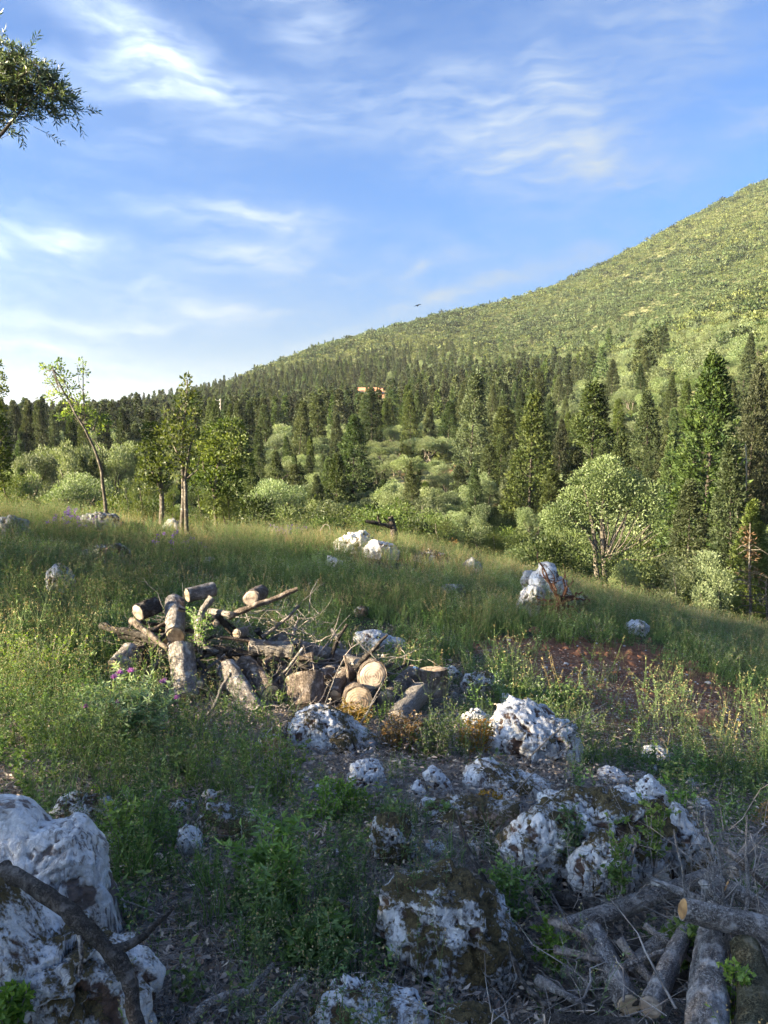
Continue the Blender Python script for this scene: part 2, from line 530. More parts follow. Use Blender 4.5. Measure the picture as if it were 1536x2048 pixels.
# ------------------------------------------------------------------ scattering (one object of kind "stuff")
def scatter(name, temps, P, ROT, SCL, VAR, mats, label, cat, kind='stuff', group=None):
    """temps: list of MB templates; every point carries an instance of one of them"""
    V = []; F = []; M = []; A = []; tid = []; n = 0
    for k, t in enumerate(temps):
        v, f, m, a = t.arrays()
        V.append(v); A.append(a); F += [x + n for x in f]; M += m
        tid.append(np.full(len(v), k)); n += len(v)
    V.append(P); A.append(np.zeros(len(P))); tid.append(np.full(len(P), -1))
    V = np.concatenate(V); A = np.concatenate(A); tid = np.concatenate(tid)
    me = bpy.data.meshes.new(name)
    fill_mesh(me, V, F, M, A)
    for m in mats: me.materials.append(m)
    def attr(nm, typ, arr, dom='POINT'):
        at_ = me.attributes.new(nm, typ, dom)
        at_.data.foreach_set('vector' if typ == 'FLOAT_VECTOR' else 'value', arr)
    attr('tid', 'INT', tid.astype(np.int32))
    r = np.zeros((len(V), 3), np.float32); r[n:] = ROT; attr('rot', 'FLOAT_VECTOR', r.ravel())
    s = np.zeros((len(V), 3), np.float32); s[n:] = SCL if np.ndim(SCL) == 2 else np.asarray(SCL)[:, None]; attr('scl', 'FLOAT_VECTOR', s.ravel())
    vv = np.full(len(V), -1, np.int32); vv[n:] = VAR; attr('var', 'INT', vv)
    g = bpy.data.node_groups.new(name, 'GeometryNodeTree')
    g.interface.new_socket('Geometry', in_out='INPUT', socket_type='NodeSocketGeometry')
    g.interface.new_socket('Geometry', in_out='OUTPUT', socket_type='NodeSocketGeometry')
    N = g.nodes; Lk = g.links
    gi = N.new('NodeGroupInput'); go = N.new('NodeGroupOutput')
    def named(nm, dt):
        q = N.new('GeometryNodeInputNamedAttribute'); q.data_type = dt; q.inputs[0].default_value = nm; return q.outputs[0]
    def eq(sock, val):
        q = N.new('FunctionNodeCompare'); q.data_type = 'INT'; q.operation = 'EQUAL'
        ins = [i for i in q.inputs if i.enabled or i.type == 'INT']
        ia = [i for i in q.inputs if i.type == 'INT']
        Lk.new(sock, ia[0]); ia[1].default_value = val
        return q.outputs[0]
    def sepr(geo, val):
        q = N.new('GeometryNodeSeparateGeometry'); q.domain = 'POINT'
        Lk.new(geo, q.inputs[0]); Lk.new(eq(named('tid', 'INT'), val), q.inputs[1]); return q.outputs[0]
    pts = sepr(gi.outputs[0], -1)
    join = N.new('GeometryNodeJoinGeometry')
    for k in range(len(temps)):
        tg = sepr(gi.outputs[0], k)
        ip = N.new('GeometryNodeInstanceOnPoints')
        Lk.new(pts, ip.inputs['Points']); Lk.new(tg, ip.inputs['Instance'])
        Lk.new(eq(named('var', 'INT'), k), ip.inputs['Selection'])
        Lk.new(named('rot', 'FLOAT_VECTOR'), ip.inputs['Rotation'])
        Lk.new(named('scl', 'FLOAT_VECTOR'), ip.inputs['Scale'])
        Lk.new(ip.outputs[0], join.inputs[0])
    Lk.new(join.outputs[0], go.inputs[0])
    o = obj(name, me, None, label, cat, group, kind)
    md = o.modifiers.new('scatter', 'NODES'); md.node_group = g
    return o
# ------------------------------------------------------------------ shared materials
M_CONIFER = leaf_mat('conifer needles', (.02, .038, .013), (.085, .108, .032), .18, (1.5, 1.5, .5), .6, .85)
M_CYPRESS = leaf_mat('cypress needles', (.016, .032, .012), (.06, .09, .03), .15, (1.4, 1.5, .5), .6, .5)
M_OLIVE = leaf_mat('olive leaves', (.07, .10, .042), (.205, .25, .11), .25, (1.3, 1.4, .6), .5, .45, .4)
M_OAK = leaf_mat('oak leaves', (.03, .065, .014), (.13, .18, .04), .35, (1.6, 1.6, .5), .5, .4)
M_LEFT = leaf_mat('olive green oak leaves', (.035, .06, .016), (.135, .16, .05), .35, (1.5, 1.5, .5), .5, .4)
M_BUSH = leaf_mat('bush leaves', (.03, .052, .016), (.11, .14, .045), .25, (1.5, 1.6, .5), .55, .6)
M_SCRUB = leaf_mat('scrub leaves', (.045, .064, .02), (.16, .185, .06), .2, (1.4, 1.4, .5), .6, .35)
M_SCRUB2 = leaf_mat('green scrub leaves', (.03, .052, .02), (.11, .145, .055), .2, (1.4, 1.4, .5), .6, .4)
M_DARKBUSH = leaf_mat('dark bush leaves', (.014, .028, .010), (.06, .085, .028), .2, (1.4, 1.4, .5), .6, .6)
M_BROWNLEAF = leaf_mat('dead needles', (.06, .035, .02), (.17, .10, .055), .15, (1.4, 1.1, .7), .7, .3)
M_TRUNK = bark_mat('tree bark', (.10, .085, .07), (.20, .175, .14), (.28, .26, .22), 1.0, .5)
M_TRUNK_DARK = bark_mat('dark conifer bark', (.05, .042, .035), (.10, .085, .07), (.13, .12, .10), 1.0, .5)
M_TRUNK_WARM = bark_mat('warm tree bark', (.12, .09, .065), (.24, .18, .13), (.32, .29, .25), 1.0, .5)
M_TRUNK_PALE = bark_mat('pale dead wood', (.30, .27, .23), (.45, .41, .36), (.22, .19, .16), 1.0, .4)

# ------------------------------------------------------------------ ground sheet
def build_ground():
    front = np.linspace(R(-36), R(36), 441)
    rest = np.linspace(R(36), R(324), 150)[1:-1]
    az = np.concatenate([front, rest])
    rr = np.exp(np.linspace(math.log(.45), math.log(8000), 470))
    A_, R_ = np.meshgrid(az, rr)
    x = (np.sin(A_) * R_).ravel(); y = (np.cos(A_) * R_).ravel()
    z = ground(x, y)
    V = np.concatenate([[[0, 0, gz(0.01, 0)]], np.stack([x, y, z], 1)])
    na = len(az); j = np.arange(na); j2 = (j + 1) % na
    F0 = np.stack([np.zeros(na, int), 1 + j2, 1 + j], 1)
    i = np.arange(len(rr) - 1)[:, None] * na
    F = np.stack([i + j[None], i + j2[None], i + na + j2[None], i + na + j[None]], -1).reshape(-1, 4) + 1
    b = MB(); b.v = [V]; b.f = [F0, F]; b.m = [np.zeros(len(F0), int), np.zeros(len(F), int)]; b.a = [np.zeros(len(V))]; b.n = len(V)
    m, T, out = material('earth')
    a_red = T.new('ShaderNodeAttribute', attribute_name='red').outputs['Fac']
    a_hill = T.new('ShaderNodeAttribute', attribute_name='hill').outputs['Fac']
    a_mead = T.new('ShaderNodeAttribute', attribute_name='meadow').outputs['Fac']
    a_pale = T.new('ShaderNodeAttribute', attribute_name='pale').outputs['Fac']
    g = T.new('ShaderNodeNewGeometry').outputs['Position']
    n1 = T.noise(g, 1.3, 5, .6); n2 = T.noise(g, 9, 6, .65); n3 = T.noise(g, 60, 4, .6); n4 = T.noise(g, .02, 6, .6)
    litter = T.mix(T.maprange(n2, .35, .65), (.13, .10, .083), (.32, .27, .235))
    litter = T.mix(T.maprange(n3, .5, .72), litter, (.24, .21, .18))
    litter = T.mix(T.maprange(n1, .52, .68, 0, .7), litter, (.05, .06, .025))
    mead = T.mix(T.maprange(n2, .35, .65), (.035, .045, .018), (.08, .07, .04))
    red = T.mix(T.maprange(n2, .3, .7), (.13, .054, .030), (.27, .135, .078))
    red = T.mix(T.maprange(n3, .6, .75, 0, .6), red, (.30, .25, .22))
    hill = T.mix(T.maprange(n4, .35, .65), (.045, .06, .022), (.095, .10, .042))
    hill = T.mix(T.maprange(T.noise(g, .35, 5, .65), .48, .66), hill, (.20, .185, .10))
    pale = T.mix(T.maprange(T.noise(g, .5, 5, .7), .4, .6), (.42, .17, .09), (.52, .30, .20))
    rednoise = T.maprange(T.math('ADD', a_red, T.math('MULTIPLY', T.math('SUBTRACT', n1, .5), 1.1)), .35, .65)
    c = T.mix(a_mead, litter, mead)
    c = T.mix(rednoise, c, red)
    c = T.mix(a_hill, c, hill)
    c = T.mix(a_pale, c, pale)
    p = T.new('ShaderNodeBsdfPrincipled'); T.put(p.inputs['Base Color'], c); p.inputs['Roughness'].default_value = .95
    p.inputs['Specular IOR Level'].default_value = .1
    bm = T.new('ShaderNodeBump'); bm.inputs['Strength'].default_value = .8; bm.inputs['Distance'].default_value = .02
    T.put(bm.inputs['Height'], T.math('ADD', n2, T.math('MULTIPLY', n3, .4))); T.l.new(bm.outputs[0], p.inputs['Normal'])
    T.l.new(p.outputs[0], out.inputs[0])
    me = b.mesh('ground', [m], True)
    r = np.hypot(V[:, 0], V[:, 1])
    u, v = to_pix(V)
    u = np.where(V[:, 1] > .3, u, -9999)
    def ell(cu, cv, su, sv): return np.exp(-((u - cu) / su) ** 2 - ((v - cv) / sv) ** 2)
    redm = red_mask(u, v) * (r < 25)
    hill_ = np.clip((r - 25) / 40, 0, 1)
    mead_ = np.clip((r - 4.2) / 2.5, 0, 1)
    pale_ = np.clip(sum(ell(*e) for e in PALE) * 1.6 - .3, 0, 1) * (r > 60)
    for nm, arr in (('red', redm), ('hill', hill_), ('meadow', mead_), ('pale', pale_)):
        a = me.attributes.new(nm, 'FLOAT', 'POINT'); a.data.foreach_set('value', arr.astype(np.float32))
    return obj('ground', me, kind='structure')

PALE = [(740, 789, 44, 7), (812, 943, 34, 5), (905, 940, 30, 6), (700, 792, 14, 5), (775, 768, 22, 3)]
def red_mask(u, v):
    u = np.asarray(u, float); v = np.asarray(v, float)
    def ell(cu, cv, su, sv): return np.exp(-((u - cu) / su) ** 2 - ((v - cv) / sv) ** 2)
    return np.clip(1.5 * ell(1200, 1330, 150, 55) + 1.3 * ell(1400, 1420, 180, 60) + .8 * ell(1000, 1290, 90, 22) + .7 * ell(1250, 1440, 130, 50) + .6 * ell(1480, 1500, 90, 40) + .5 * ell(1250, 1620, 120, 25), 0, 1)
build_ground()

# ------------------------------------------------------------------ tree builders
def conifer_mb(seed, H=12.0, Rw=2.1, nspray=420, nl=15, LL=.36, LW=.15, pointy=.8, low=.06, up=.5):
    rs = np.random.default_rng(seed)
    t = low + (1 - low) * rs.random(nspray) ** 1.15
    ph = rs.random(nspray) * 2 * math.pi
    prof = Rw * (1 - t) ** pointy * np.clip((t - low + .12) / .2, .3, 1) + .12
    wob = 1 + .55 * fbm(np.stack([np.cos(ph) * 1.6, np.sin(ph) * 1.6, t * 9 + seed], 1), 3, seed)
    rad = prof * wob * (.45 + .55 * rs.random(nspray) ** .5)
    C = np.stack([np.cos(ph) * rad, np.sin(ph) * rad, t * H + rs.normal(size=nspray) * .1], 1)
    O = np.stack([np.cos(ph), np.sin(ph), np.full(nspray, up) + .5 * t], 1); O = nrm(O + rs.normal(size=O.shape) * .2)
    s = np.repeat(np.arange(nspray), nl)
    q = rs.random(len(s))
    spl = (.35 + .65 * prof / Rw)[s] * .75
    P = C[s] + O[s] * (q[:, None] - .6) * spl[:, None] + rs.normal(size=(len(s), 3)) * (.16 * (1.15 - q))[:, None]
    D = O[s] * .9 + rs.normal(size=(len(s), 3)) * .55
    L = LL * (.5 + .8 * rs.random(len(s))); Wd = LW * (.6 + .8 * rs.random(len(s)))
    V, F = leaves_arr(P, D, L, Wd, rs)
    cv = np.clip(.42 + .5 * rs.normal(size=nspray) * .5, 0, 1)[s] * .7 + .3 * rs.random(len(s))
    b = MB(); b.add(V, F, 0, np.repeat(cv, 4))
    return b

def trunk_mb(pts, r0, r1, sides=8, mat=0, b=None, seed=0, bump=.25):
    b = b or MB()
    rad = np.linspace(r0, r1, len(pts))
    V, F = tube_arr(pts, rad, sides, bump=bump, seed=seed); b.add(V, F, mat, .5)
    return b

def crook(p0, p1, n, amp, rs):
    p0 = np.asarray(p0, float); p1 = np.asarray(p1, float)
    t = np.linspace(0, 1, n)[:, None]
    P = p0 + (p1 - p0) * t
    w = np.cumsum(rs.normal(size=(n, 3)), 0); w -= w[0] + (w[-1] - w[0]) * t
    L = np.linalg.norm(p1 - p0)
    return P + w * amp * L / math.sqrt(n)

def crown_mb(clumps, nper, LL, LW, seed, fill=.35, updir=.3, b=None, mat=0, jitter=.5):
    """clumps: list of (center, radius vector); leaves sit towards the outside of each uneven clump"""
    rs = np.random.default_rng(seed); b = b or MB()
    for (c, rv) in clumps:
        c = np.asarray(c, float); rv = np.broadcast_to(np.asarray(rv, float), (3,))
        n = int(nper * (rv.prod() ** (2 / 3)) ** 1.0 + 4)
        d = nrm(rs.normal(size=(n, 3)))
        d[:, 2] = np.where(rs.random(n) < .35, np.abs(d[:, 2]), d[:, 2])
        rr = fill + (1 - fill) * rs.random(n) ** .45
        rr *= 1 + .32 * fbm(d * 2.6 + c, 3, seed)
        P = c + d * rr[:, None] * rv
        D = d + rs.normal(size=(n, 3)) * jitter + np.array([0, 0, updir])
        V, F = leaves_arr(P, D, LL * (.5 + .9 * rs.random(n)), LW * (.6 + .8 * rs.random(n)), rs, .05)
        cv = np.clip(.5 + .22 * rs.normal() + .22 * rs.normal(size=n), 0, 1)
        b.add(V, F, mat, np.repeat(cv, 4))
    return b

def olive_parts(seed, H=5.0, Wd=5.0, nper=900, LL=.11, LW=.045, trunk_h=.22, multi=3, twigs=True, density=1.0):
    """trunk mesh data (z up, base at 0) and crown mesh data of a wide olive"""
    rs = np.random.default_rng(seed)
    tb = MB(); clumps = []
    base = np.zeros(3)
    fork = np.array([rs.normal() * .15, rs.normal() * .15, H * trunk_h])
    tb = trunk_mb(crook((0, 0, -.3), fork, 6, .12, rs), .055 * H, .04 * H, 9, 0, tb, seed)
    nl = multi + 2
    for k in range(nl):
        a = 2 * math.pi * (k + rs.random() * .5) / nl
        e = np.array([math.cos(a) * Wd * .28, math.sin(a) * Wd * .28, H * (.5 + .22 * rs.random())])
        lp = crook(fork, e, 7, .14, rs)
        trunk_mb(lp, .026 * H, .011 * H, 7, 0, tb, seed + k)
        for q in range(3):
            i = rs.integers(3, 6)
            e2 = lp[i] + np.array([math.cos(a + rs.normal() * .7) * Wd * .2, math.sin(a + rs.normal() * .7) * Wd * .2, H * (.1 + .2 * rs.random())])
            bp = crook(lp[i], e2, 5, .15, rs)
            trunk_mb(bp, .01 * H, .004 * H, 5, 0, tb, seed + q)
            rr = Wd * (.12 + .07 * rs.random())
            clumps.append((e2, (rr, rr, rr * .8)))
    for k in range(int(11 * density)):
        a = rs.random() * 6.28; q = math.sqrt(rs.random())
        h = H * (.42 + .5 * (1 - q * q) * rs.random() ** .4 + .03)
        rr = Wd * (.11 + .08 * rs.random())
        clumps.append(((math.cos(a) * q * Wd * .38, math.sin(a) * q * Wd * .38, min(h, H - rr * .6)), (rr, rr, rr * .8)))
    cb = crown_mb(clumps, nper, LL, LW, seed, .35, .35)
    return tb, cb

def bush_mb(seed, Wd=1.6, H=1.3, nper=900, LL=.10, LW=.05, k=6):
    rs = np.random.default_rng(seed); cl = []
    for i in range(k):
        a = rs.random() * 6.28; q = rs.random() ** .6 * Wd * .28
        rr = Wd * (.2 + .12 * rs.random())
        cl.append(((math.cos(a) * q, math.sin(a) * q, H * (.25 + .45 * rs.random())), (rr, rr, rr * H / Wd * 1.1)))
    return crown_mb(cl, nper, LL, LW, seed, .3, .4)

# masters: built once, copied for every tree that stands in the picture
HID = []
def master_tree(name, tb, cb, mats_t, mats_c):
    return (tb.mesh(name + '_trunk', mats_t, True), cb.mesh(name + '_crown', mats_c))

def plant_tree(name, master, xy, scale, rz, label, cat, group=None, tilt=(0, 0), sink=.1):
    z = gz(*xy) - sink
    e = empty(name, (xy[0], xy[1], z), label, cat, group, rz)
    e.scale = scale if isinstance(scale, tuple) else (scale,) * 3
    e.rotation_euler = (tilt[0], tilt[1], rz)
    if cat == 'conifer' and tilt == (0, 0): e.rotation_euler = (random.gauss(0, .035), random.gauss(0, .035), rz)
    obj('trunk', master[0], e); obj('crown', master[1], e)
    return e

def conifer_master(seed, **kw):
    H = kw.get('H', 12.0)
    rs = np.random.default_rng(seed)
    tb = trunk_mb(crook((0, 0, -.4), (0, 0, H * .9), 9, .01, rs), H * .014, .01, 7)
    for k in range(26):
        h = H * (.06 + .8 * rs.random()); a = rs.random() * 6.28; L = kw.get('Rw', 2.1) * (1 - h / H) * .9
        trunk_mb(crook((0, 0, h), (math.cos(a) * L, math.sin(a) * L, h + L * .35), 4, .06, rs), .035, .01, 4, 0, tb)
    return master_tree('conifer', tb, conifer_mb(seed, **kw), [M_TRUNK_DARK], [kw.get('mat', M_CONIFER)] if 'mat' in kw else [M_CONIFER])

CON_NEAR = [conifer_master(s, H=12, Rw=r, nspray=n, nl=24, LL=.27, LW=.10, pointy=p) for s, r, n, p in ((1, 2.3, 620, .75), (2, 1.9, 560, .6), (3, 2.6, 680, .9), (4, 1.5, 500, .55))]
GROVE = [master_tree('olive', *olive_parts(s, nper=370, LL=.13, LW=.05, trunk_h=th, multi=m), [M_TRUNK], [M_OLIVE]) for s, th, m in ((25, .22, 2), (26, .15, 3), (27, .28, 2), (28, .2, 3))]
OLV_NEAR = [master_tree('olive', *olive_parts(s, nper=1100, LL=.13, LW=.05, trunk_h=th, multi=m), [M_TRUNK], [M_OLIVE]) for s, th, m in ((21, .22, 2), (22, .15, 3), (23, .28, 2), (24, .2, 3))]

def bush_olive(seed):
    rs = np.random.default_rng(seed); cl = []
    for i in range(16):
        a = rs.random() * 6.28; h = .35 + 2.0 * rs.random(); q = (.62 - .22 * abs(h - 1.3)) * rs.random() ** .5
        rr = .30 + .16 * rs.random(); cl.append(((math.cos(a) * q, math.sin(a) * q, h), (rr, rr, rr)))
    tb = MB()
    for i in range(4):
        c = cl[i][0]; trunk_mb(crook((rs.normal() * .05, rs.normal() * .05, -.2), c, 6, .08, rs), .05, .02, 6, 0, tb)
    return master_tree('olive_bush', tb, crown_mb(cl, 2600, .075, .028, seed, .3, .6), [M_TRUNK], [M_OLIVE])
OLV_BUSH = [bush_olive(s) for s in (81, 82, 83)]

def xy_at(u, r):
    az = azel(u, 1000)[0]
    return np.array([math.sin(az) * r, math.cos(az) * r])

def height_for(xy, vtop):
    r = math.hypot(*xy)
    # elevation of the top row at the column of this point (iterate on pixel column)
    lo, hi = -20.0, 400.0
    for _ in range(50):
        m = (lo + hi) / 2
        _, v = to_pix(np.array([[xy[0], xy[1], m]]))
        if v[0] > vtop: lo = m
        else: hi = m
    return lo - gz(*xy)

# ---- named conifers of the valley: u, top row, distance, width in pixels, master, label
CON = [
 (1408, 708, 47, 175, 0, 'tallest conifer on the right, broad and brownish green, behind the big bare-stemmed olive'),
 (1486, 728, 58, 95, 2, 'dark broad-topped conifer just right of the tallest conifer'),
 (1182, 762, 74, 115, 1, 'dark pointed conifer directly above the big olive tree'),
 (1058, 784, 63, 120, 0, 'tall dark conifer reaching down to the shaded gap left of the big olive'),
 (938, 742, 92, 78, 1, 'tall narrow conifer standing right of the clearing with the grey olive'),
 (1003, 812, 98, 60, 3, 'slim conifer between the clearing and the tall dark conifer'),
 (704, 832, 82, 100, 0, 'lone dark conifer in the middle, left of the hillside clearing'),
 (1296, 782, 82, 95, 2, 'dark conifer between the big olive and the tallest conifer'),
 (1236, 868, 60, 90, 0, 'shorter conifer behind the top of the big olive'),
 (1142, 890, 66, 70, 1, 'small conifer behind the left shoulder of the big olive'),
 (1528, 762, 64, 90, 0, 'dark conifer at the right edge of the wood'),
 (1338, 870, 52, 85, 2, 'low dark conifer left of the tallest conifer'),
 (1316, 652, 240, 30, 3, 'slim cypress rising above the pale olives on the right slope'),
 (894, 800, 118, 50, 1, 'dark conifer behind the clearing olives'),
 (976, 888, 84, 46, 3, 'narrow cypress in front of the slim conifers right of the clearing'),
 (770, 958, 72, 52, 0, 'short conifer below the clearing, left one of a pair'),
 (852, 962, 70, 66, 2, 'short bushy conifer below the clearing, right one of a pair'),
 (638, 948, 68, 60, 2, 'low dark conifer left of the lone dark conifer'),
 (1098, 940, 58, 60, 3, 'slim conifer right of the tall dark conifer'),
 (1470, 880, 44, 110, 2, 'dark green conifer with bare sticks at the right side'),
 (1024, 900, 70, 50, 1, 'dark conifer tucked against the tall one at mid right'),
 (918, 930, 78, 60, 0, 'dark conifer below the rusty clearing spot'),
 (1380, 960, 38, 120, 2, 'spreading low conifer with yellowish sprays right of the big olive'),
 (1505, 1000, 34, 110, 2, 'shaded conifer at the lower right edge of the wood'),
 (668, 905, 76, 60, 1, 'conifer half hidden behind the lone dark conifer'),
 (600, 930, 88, 50, 2, 'small conifer among olives left of the lone dark conifer'),
]
rs0 = np.random.default_rng(77)
for (u, vt, r, wpx, mi, lab) in CON:
    xy = xy_at(u, r); H = height_for(xy, vt)
    w0 = 2 * (2.3, 1.9, 2.6, 1.5)[mi]
    sx = (wpx * r / FPX) / w0
    plant_tree('conifer_tree', CON_NEAR[mi], xy, (sx, sx, H / 12.0), rs0.random() * 6, lab, 'conifer', 'conifers of the valley')

OLV = [  # u, top row, distance, width px, master, label
 (548, 950, 48, 118, 1, 'rounded olive with a bent dark trunk at the meadow edge'),
 (862, 868, 112, 82, 0, 'pale grey-green olive with forked trunk in the hillside clearing'),
 (762, 888, 110, 66, 2, 'pale olive left of the forked one in the hillside clearing'),
 (795, 846, 126, 56, 1, 'olive with bare leaning stems behind the hillside clearing'),
 (630, 868, 115, 70, 3, 'pale olive left of the hillside clearing, behind the lone conifer'),
 (962, 998, 46, 60, 2, 'slender young olive left of the tall dark conifer'),
 (840, 992, 43, 112, 3, 'bushy young olive right of the dead forked stump'),
 (738, 1012, 47, 64, 1, 'small olive behind the dead forked stump'),
 (1352, 1108, 21, 88, 3, 'small round grey-green olive on a short stem at the slope edge'),
 (1255, 1108, 25, 78, 1, 'low olive bush between the big olive and the small round olive'),
 (1436, 1085, 25, 105, 2, 'yellowish low olive right of the small round olive'),
 (1042, 1088, 31, 112, 1, 'low spreading olive bush behind the standing white rocks'),
 (1128, 1092, 29, 56, 3, 'small dense olive just left of the big olive trunk'),
 (132, 868, 78, 92, 0, 'olive in the hollow beyond the leaning sapling'),
 (60, 884, 70, 100, 2, 'olive in the hollow near the left edge'),
 (232, 872, 80, 80, 3, 'olive in the hollow right of the leaning sapling'),
 (560, 862, 120, 60, 1, 'greyish olive above the rounded olive'),
 (490, 935, 70, 70, 2, 'olive beside the dark broadleaf tree'),
 (960, 935, 66, 70, 0, 'pale olive at the foot of the slim conifers'),
 (1068, 1000, 48, 66, 2, 'olive in shade at the foot of the tall dark conifer'),
 (160, 935, 52, 110, 1, 'broad greyish olive just beyond the meadow on the left'),
 (20, 925, 55, 90, 3, 'greyish olive just beyond the meadow at the left edge'),
 (456, 1002, 42, 74, 0, 'low olive bush right of the twin-stemmed tree'),
 (660, 1020, 50, 80, 2, 'olive bush right of the rounded olive'),
 (905, 1030, 40, 66, 1, 'green bushy olive right of the young olive by the stump'),
 (1180, 845, 92, 80, 0, 'pale olive showing between conifers above the big olive'),
]
for (u, vt, r, wpx, mi, lab) in OLV:
    xy = xy_at(u, r); H = height_for(xy, vt)
    bushy = any(w in lab for w in ('bush', 'young', 'small', 'low olive', 'slender')) and r < 60
    sx = (wpx * r / FPX) / (1.9 if bushy else 4.6)
    plant_tree('olive_tree', OLV_BUSH[mi % 3] if bushy else OLV_NEAR[mi], xy, (sx, sx, max(H, .8) / (2.75 if bushy else 5.0)), rs0.random() * 6, lab, 'olive tree', 'olive trees of the valley')

# ---- the wood and the olive groves on the hillside
def dens_conifer(u, v, r):
    vt = np.interp(u, [-300, 0, 200, 400, 500, 600, 700, 800, 900, 1000, 1100, 1200, 1300, 1400, 1536, 1800], [840, 840, 825, 800, 772, 748, 726, 712, 700, 728, 748, 745, 752, 765, 770, 760])
    d = 1 / (1 + np.exp(-(v - vt) / 6.0))
    d = np.maximum(d, .10 * np.exp(-np.clip(vt - v, 0, 400) / 45.0))
    d = np.where(v > 880, d * np.where(u > 880, .85, .6), d)
    
    return d
GROVES = [(1430, 738, 165, 48), (1185, 795, 105, 27), (860, 738, 130, 13), (1250, 745, 70, 14), (620, 900, 130, 34), (150, 912, 170, 32), (860, 885, 110, 40), (780, 762, 60, 8), (1000, 735, 80, 14), (340, 900, 90, 30), (560, 775, 60, 5)]
def dens_olive(u, v, r):
    return np.clip(sum(1.3 * np.exp(-((u - a) / c) ** 2 - ((v - b) / d) ** 2) for a, b, c, d in GROVES), 0, 1)
def keep_clear(u, v):
    k = np.ones_like(u)
    for (a, b, c, d) in PALE:
        k *= 1 - np.exp(-((u - a) / (c * 1.15)) ** 2 - ((v - b - 7) / (d * 1.9)) ** 2)
    k *= 1 - np.exp(-((u - 745) / 46) ** 4 - ((v - 818) / 36) ** 4)
    k *= 1 - .9 * np.exp(-((u - 860) / 95) ** 4 - ((v - 948) / 22) ** 4)
    return k

def sample_land(n, r0, r1, seed, power=2.0, azmax=R(40)):
    rs = np.random.default_rng(seed)
    az = (rs.random(n) * 2 - 1) * azmax
    r = (r0 ** power + (r1 ** power - r0 ** power) * rs.random(n)) ** (1 / power)
    x, y = np.sin(az) * r, np.cos(az) * r
    z = ground(x, y)
    u, v = to_pix(np.stack([x, y, z], 1))
    return x, y, z, u, v, r, rs

def thin(x, y, dmin, order=None):
    """greedy Poisson thinning on a grid; dmin per point"""
    keep = []; grid = {}
    cell = 2.0
    for i in range(len(x)):
        cx, cy_ = int(x[i] // cell), int(y[i] // cell); k = int(math.ceil(dmin[i] / cell)); ok = True
        for a in range(cx - k, cx + k + 1):
            for b_ in range(cy_ - k, cy_ + k + 1):
                for j in grid.get((a, b_), ()):
                    if (x[i] - x[j]) ** 2 + (y[i] - y[j]) ** 2 < dmin[i] ** 2: ok = False; break
                if not ok: break
            if not ok: break
        if ok:
            keep.append(i); grid.setdefault((cx, cy_), []).append(i)
    return np.array(keep, int)

CON_FAR = [conifer_mb(s, H=10, Rw=r, nspray=190, nl=11, LL=.5, LW=.22, pointy=p) for s, r, p in ((31, 1.7, .7), (32, 1.3, .6), (33, 2.1, .9), (34, 1.0, .5))]
def far_olive(seed):
    rs = np.random.default_rng(seed); cl = []
    for i in range(13):
        a = rs.random() * 6.28; q = math.sqrt(rs.random()) * 1.6
        rr = .75 + .4 * rs.random()
        cl.append(((math.cos(a) * q, math.sin(a) * q, 1.1 + 2.3 * rs.random() * (1 - q * q / 4)), (rr, rr, rr * .8)))
    return crown_mb(cl, 200, .21, .10, seed, .4, .3)
OLV_FAR = [far_olive(s) for s in (41, 42, 43, 44)]
CON_FAR_ME = [m.mesh('conifer_far', [M_CONIFER]) for m in CON_FAR]
OLV_FAR_ME = [m.mesh('olive_far', [M_OLIVE]) for m in OLV_FAR]

x, y, z, u, v, r, rs = sample_land(30000, 55, 800, 101)
d = dens_conifer(u, v, r) * np.clip(.75 + 1.2 * fb2(x, y, .02, 3, 61), .25, 1) * (1 - .93 * dens_olive(u, v, r)) * keep_clear(u, v)
sel = rs.random(len(x)) < d
# nothing in front of the clearing within the valley floor
x, y, z, u, v, r = (q[sel] for q in (x, y, z, u, v, r))
kp = thin(x, y, np.clip(2.6 + r * .004, 2.6, 5))
x, y, z, u, v, r = (q[kp] for q in (x, y, z, u, v, r))
Hh = (7.0 + 4.5 * np.random.default_rng(3).random(len(x))) * np.where(r > 500, .7, 1.0) * np.where(v < 700, .8, 1)
Hh = np.where((r < 105) & (u < 880), Hh * .62, Hh)
Hh = np.where((r < 150) & (u >= 880), Hh * .7, Hh)

clr = ((np.abs(u - 850) < 150) & (r < 112) & (r > 60))    # the clearing must stay open to view
Hh = np.where(clr, Hh * .5, Hh)
vis = (u > -30) & (u < 1566) & (v < 1100)
size = Hh / r
order = np.argsort(-size * vis)
ind = order[:270]; rest_ = order[270:]
print('conifers', len(x), 'visible', vis.sum())
def size_word(h, w, s0):
    return ('tall ' if h > s0 * 1.08 else 'short ' if h < s0 * .9 else 'middling ') + ('broad' if w > 1.02 else 'slim')
def row_word(v_):
    return 'high up' if v_ < 755 else 'midway' if v_ < 815 else 'low down' if v_ < 880 else 'at the valley floor'
def col_word(u_):
    return 'far left' if u_ < 250 else 'left of centre' if u_ < 600 else 'centre' if u_ < 900 else 'right of centre' if u_ < 1220 else 'far right'
def zone_word(u_, v_):
    if u_ < 420: return 'in the left wood'
    if u_ < 700: return 'in the wood left of the orange roof'
    if u_ < 900: return 'in the wood below the orange roof'
    if u_ < 1150: return 'in the wood right of the orange roof'
    return 'among pale olives on the right slope'
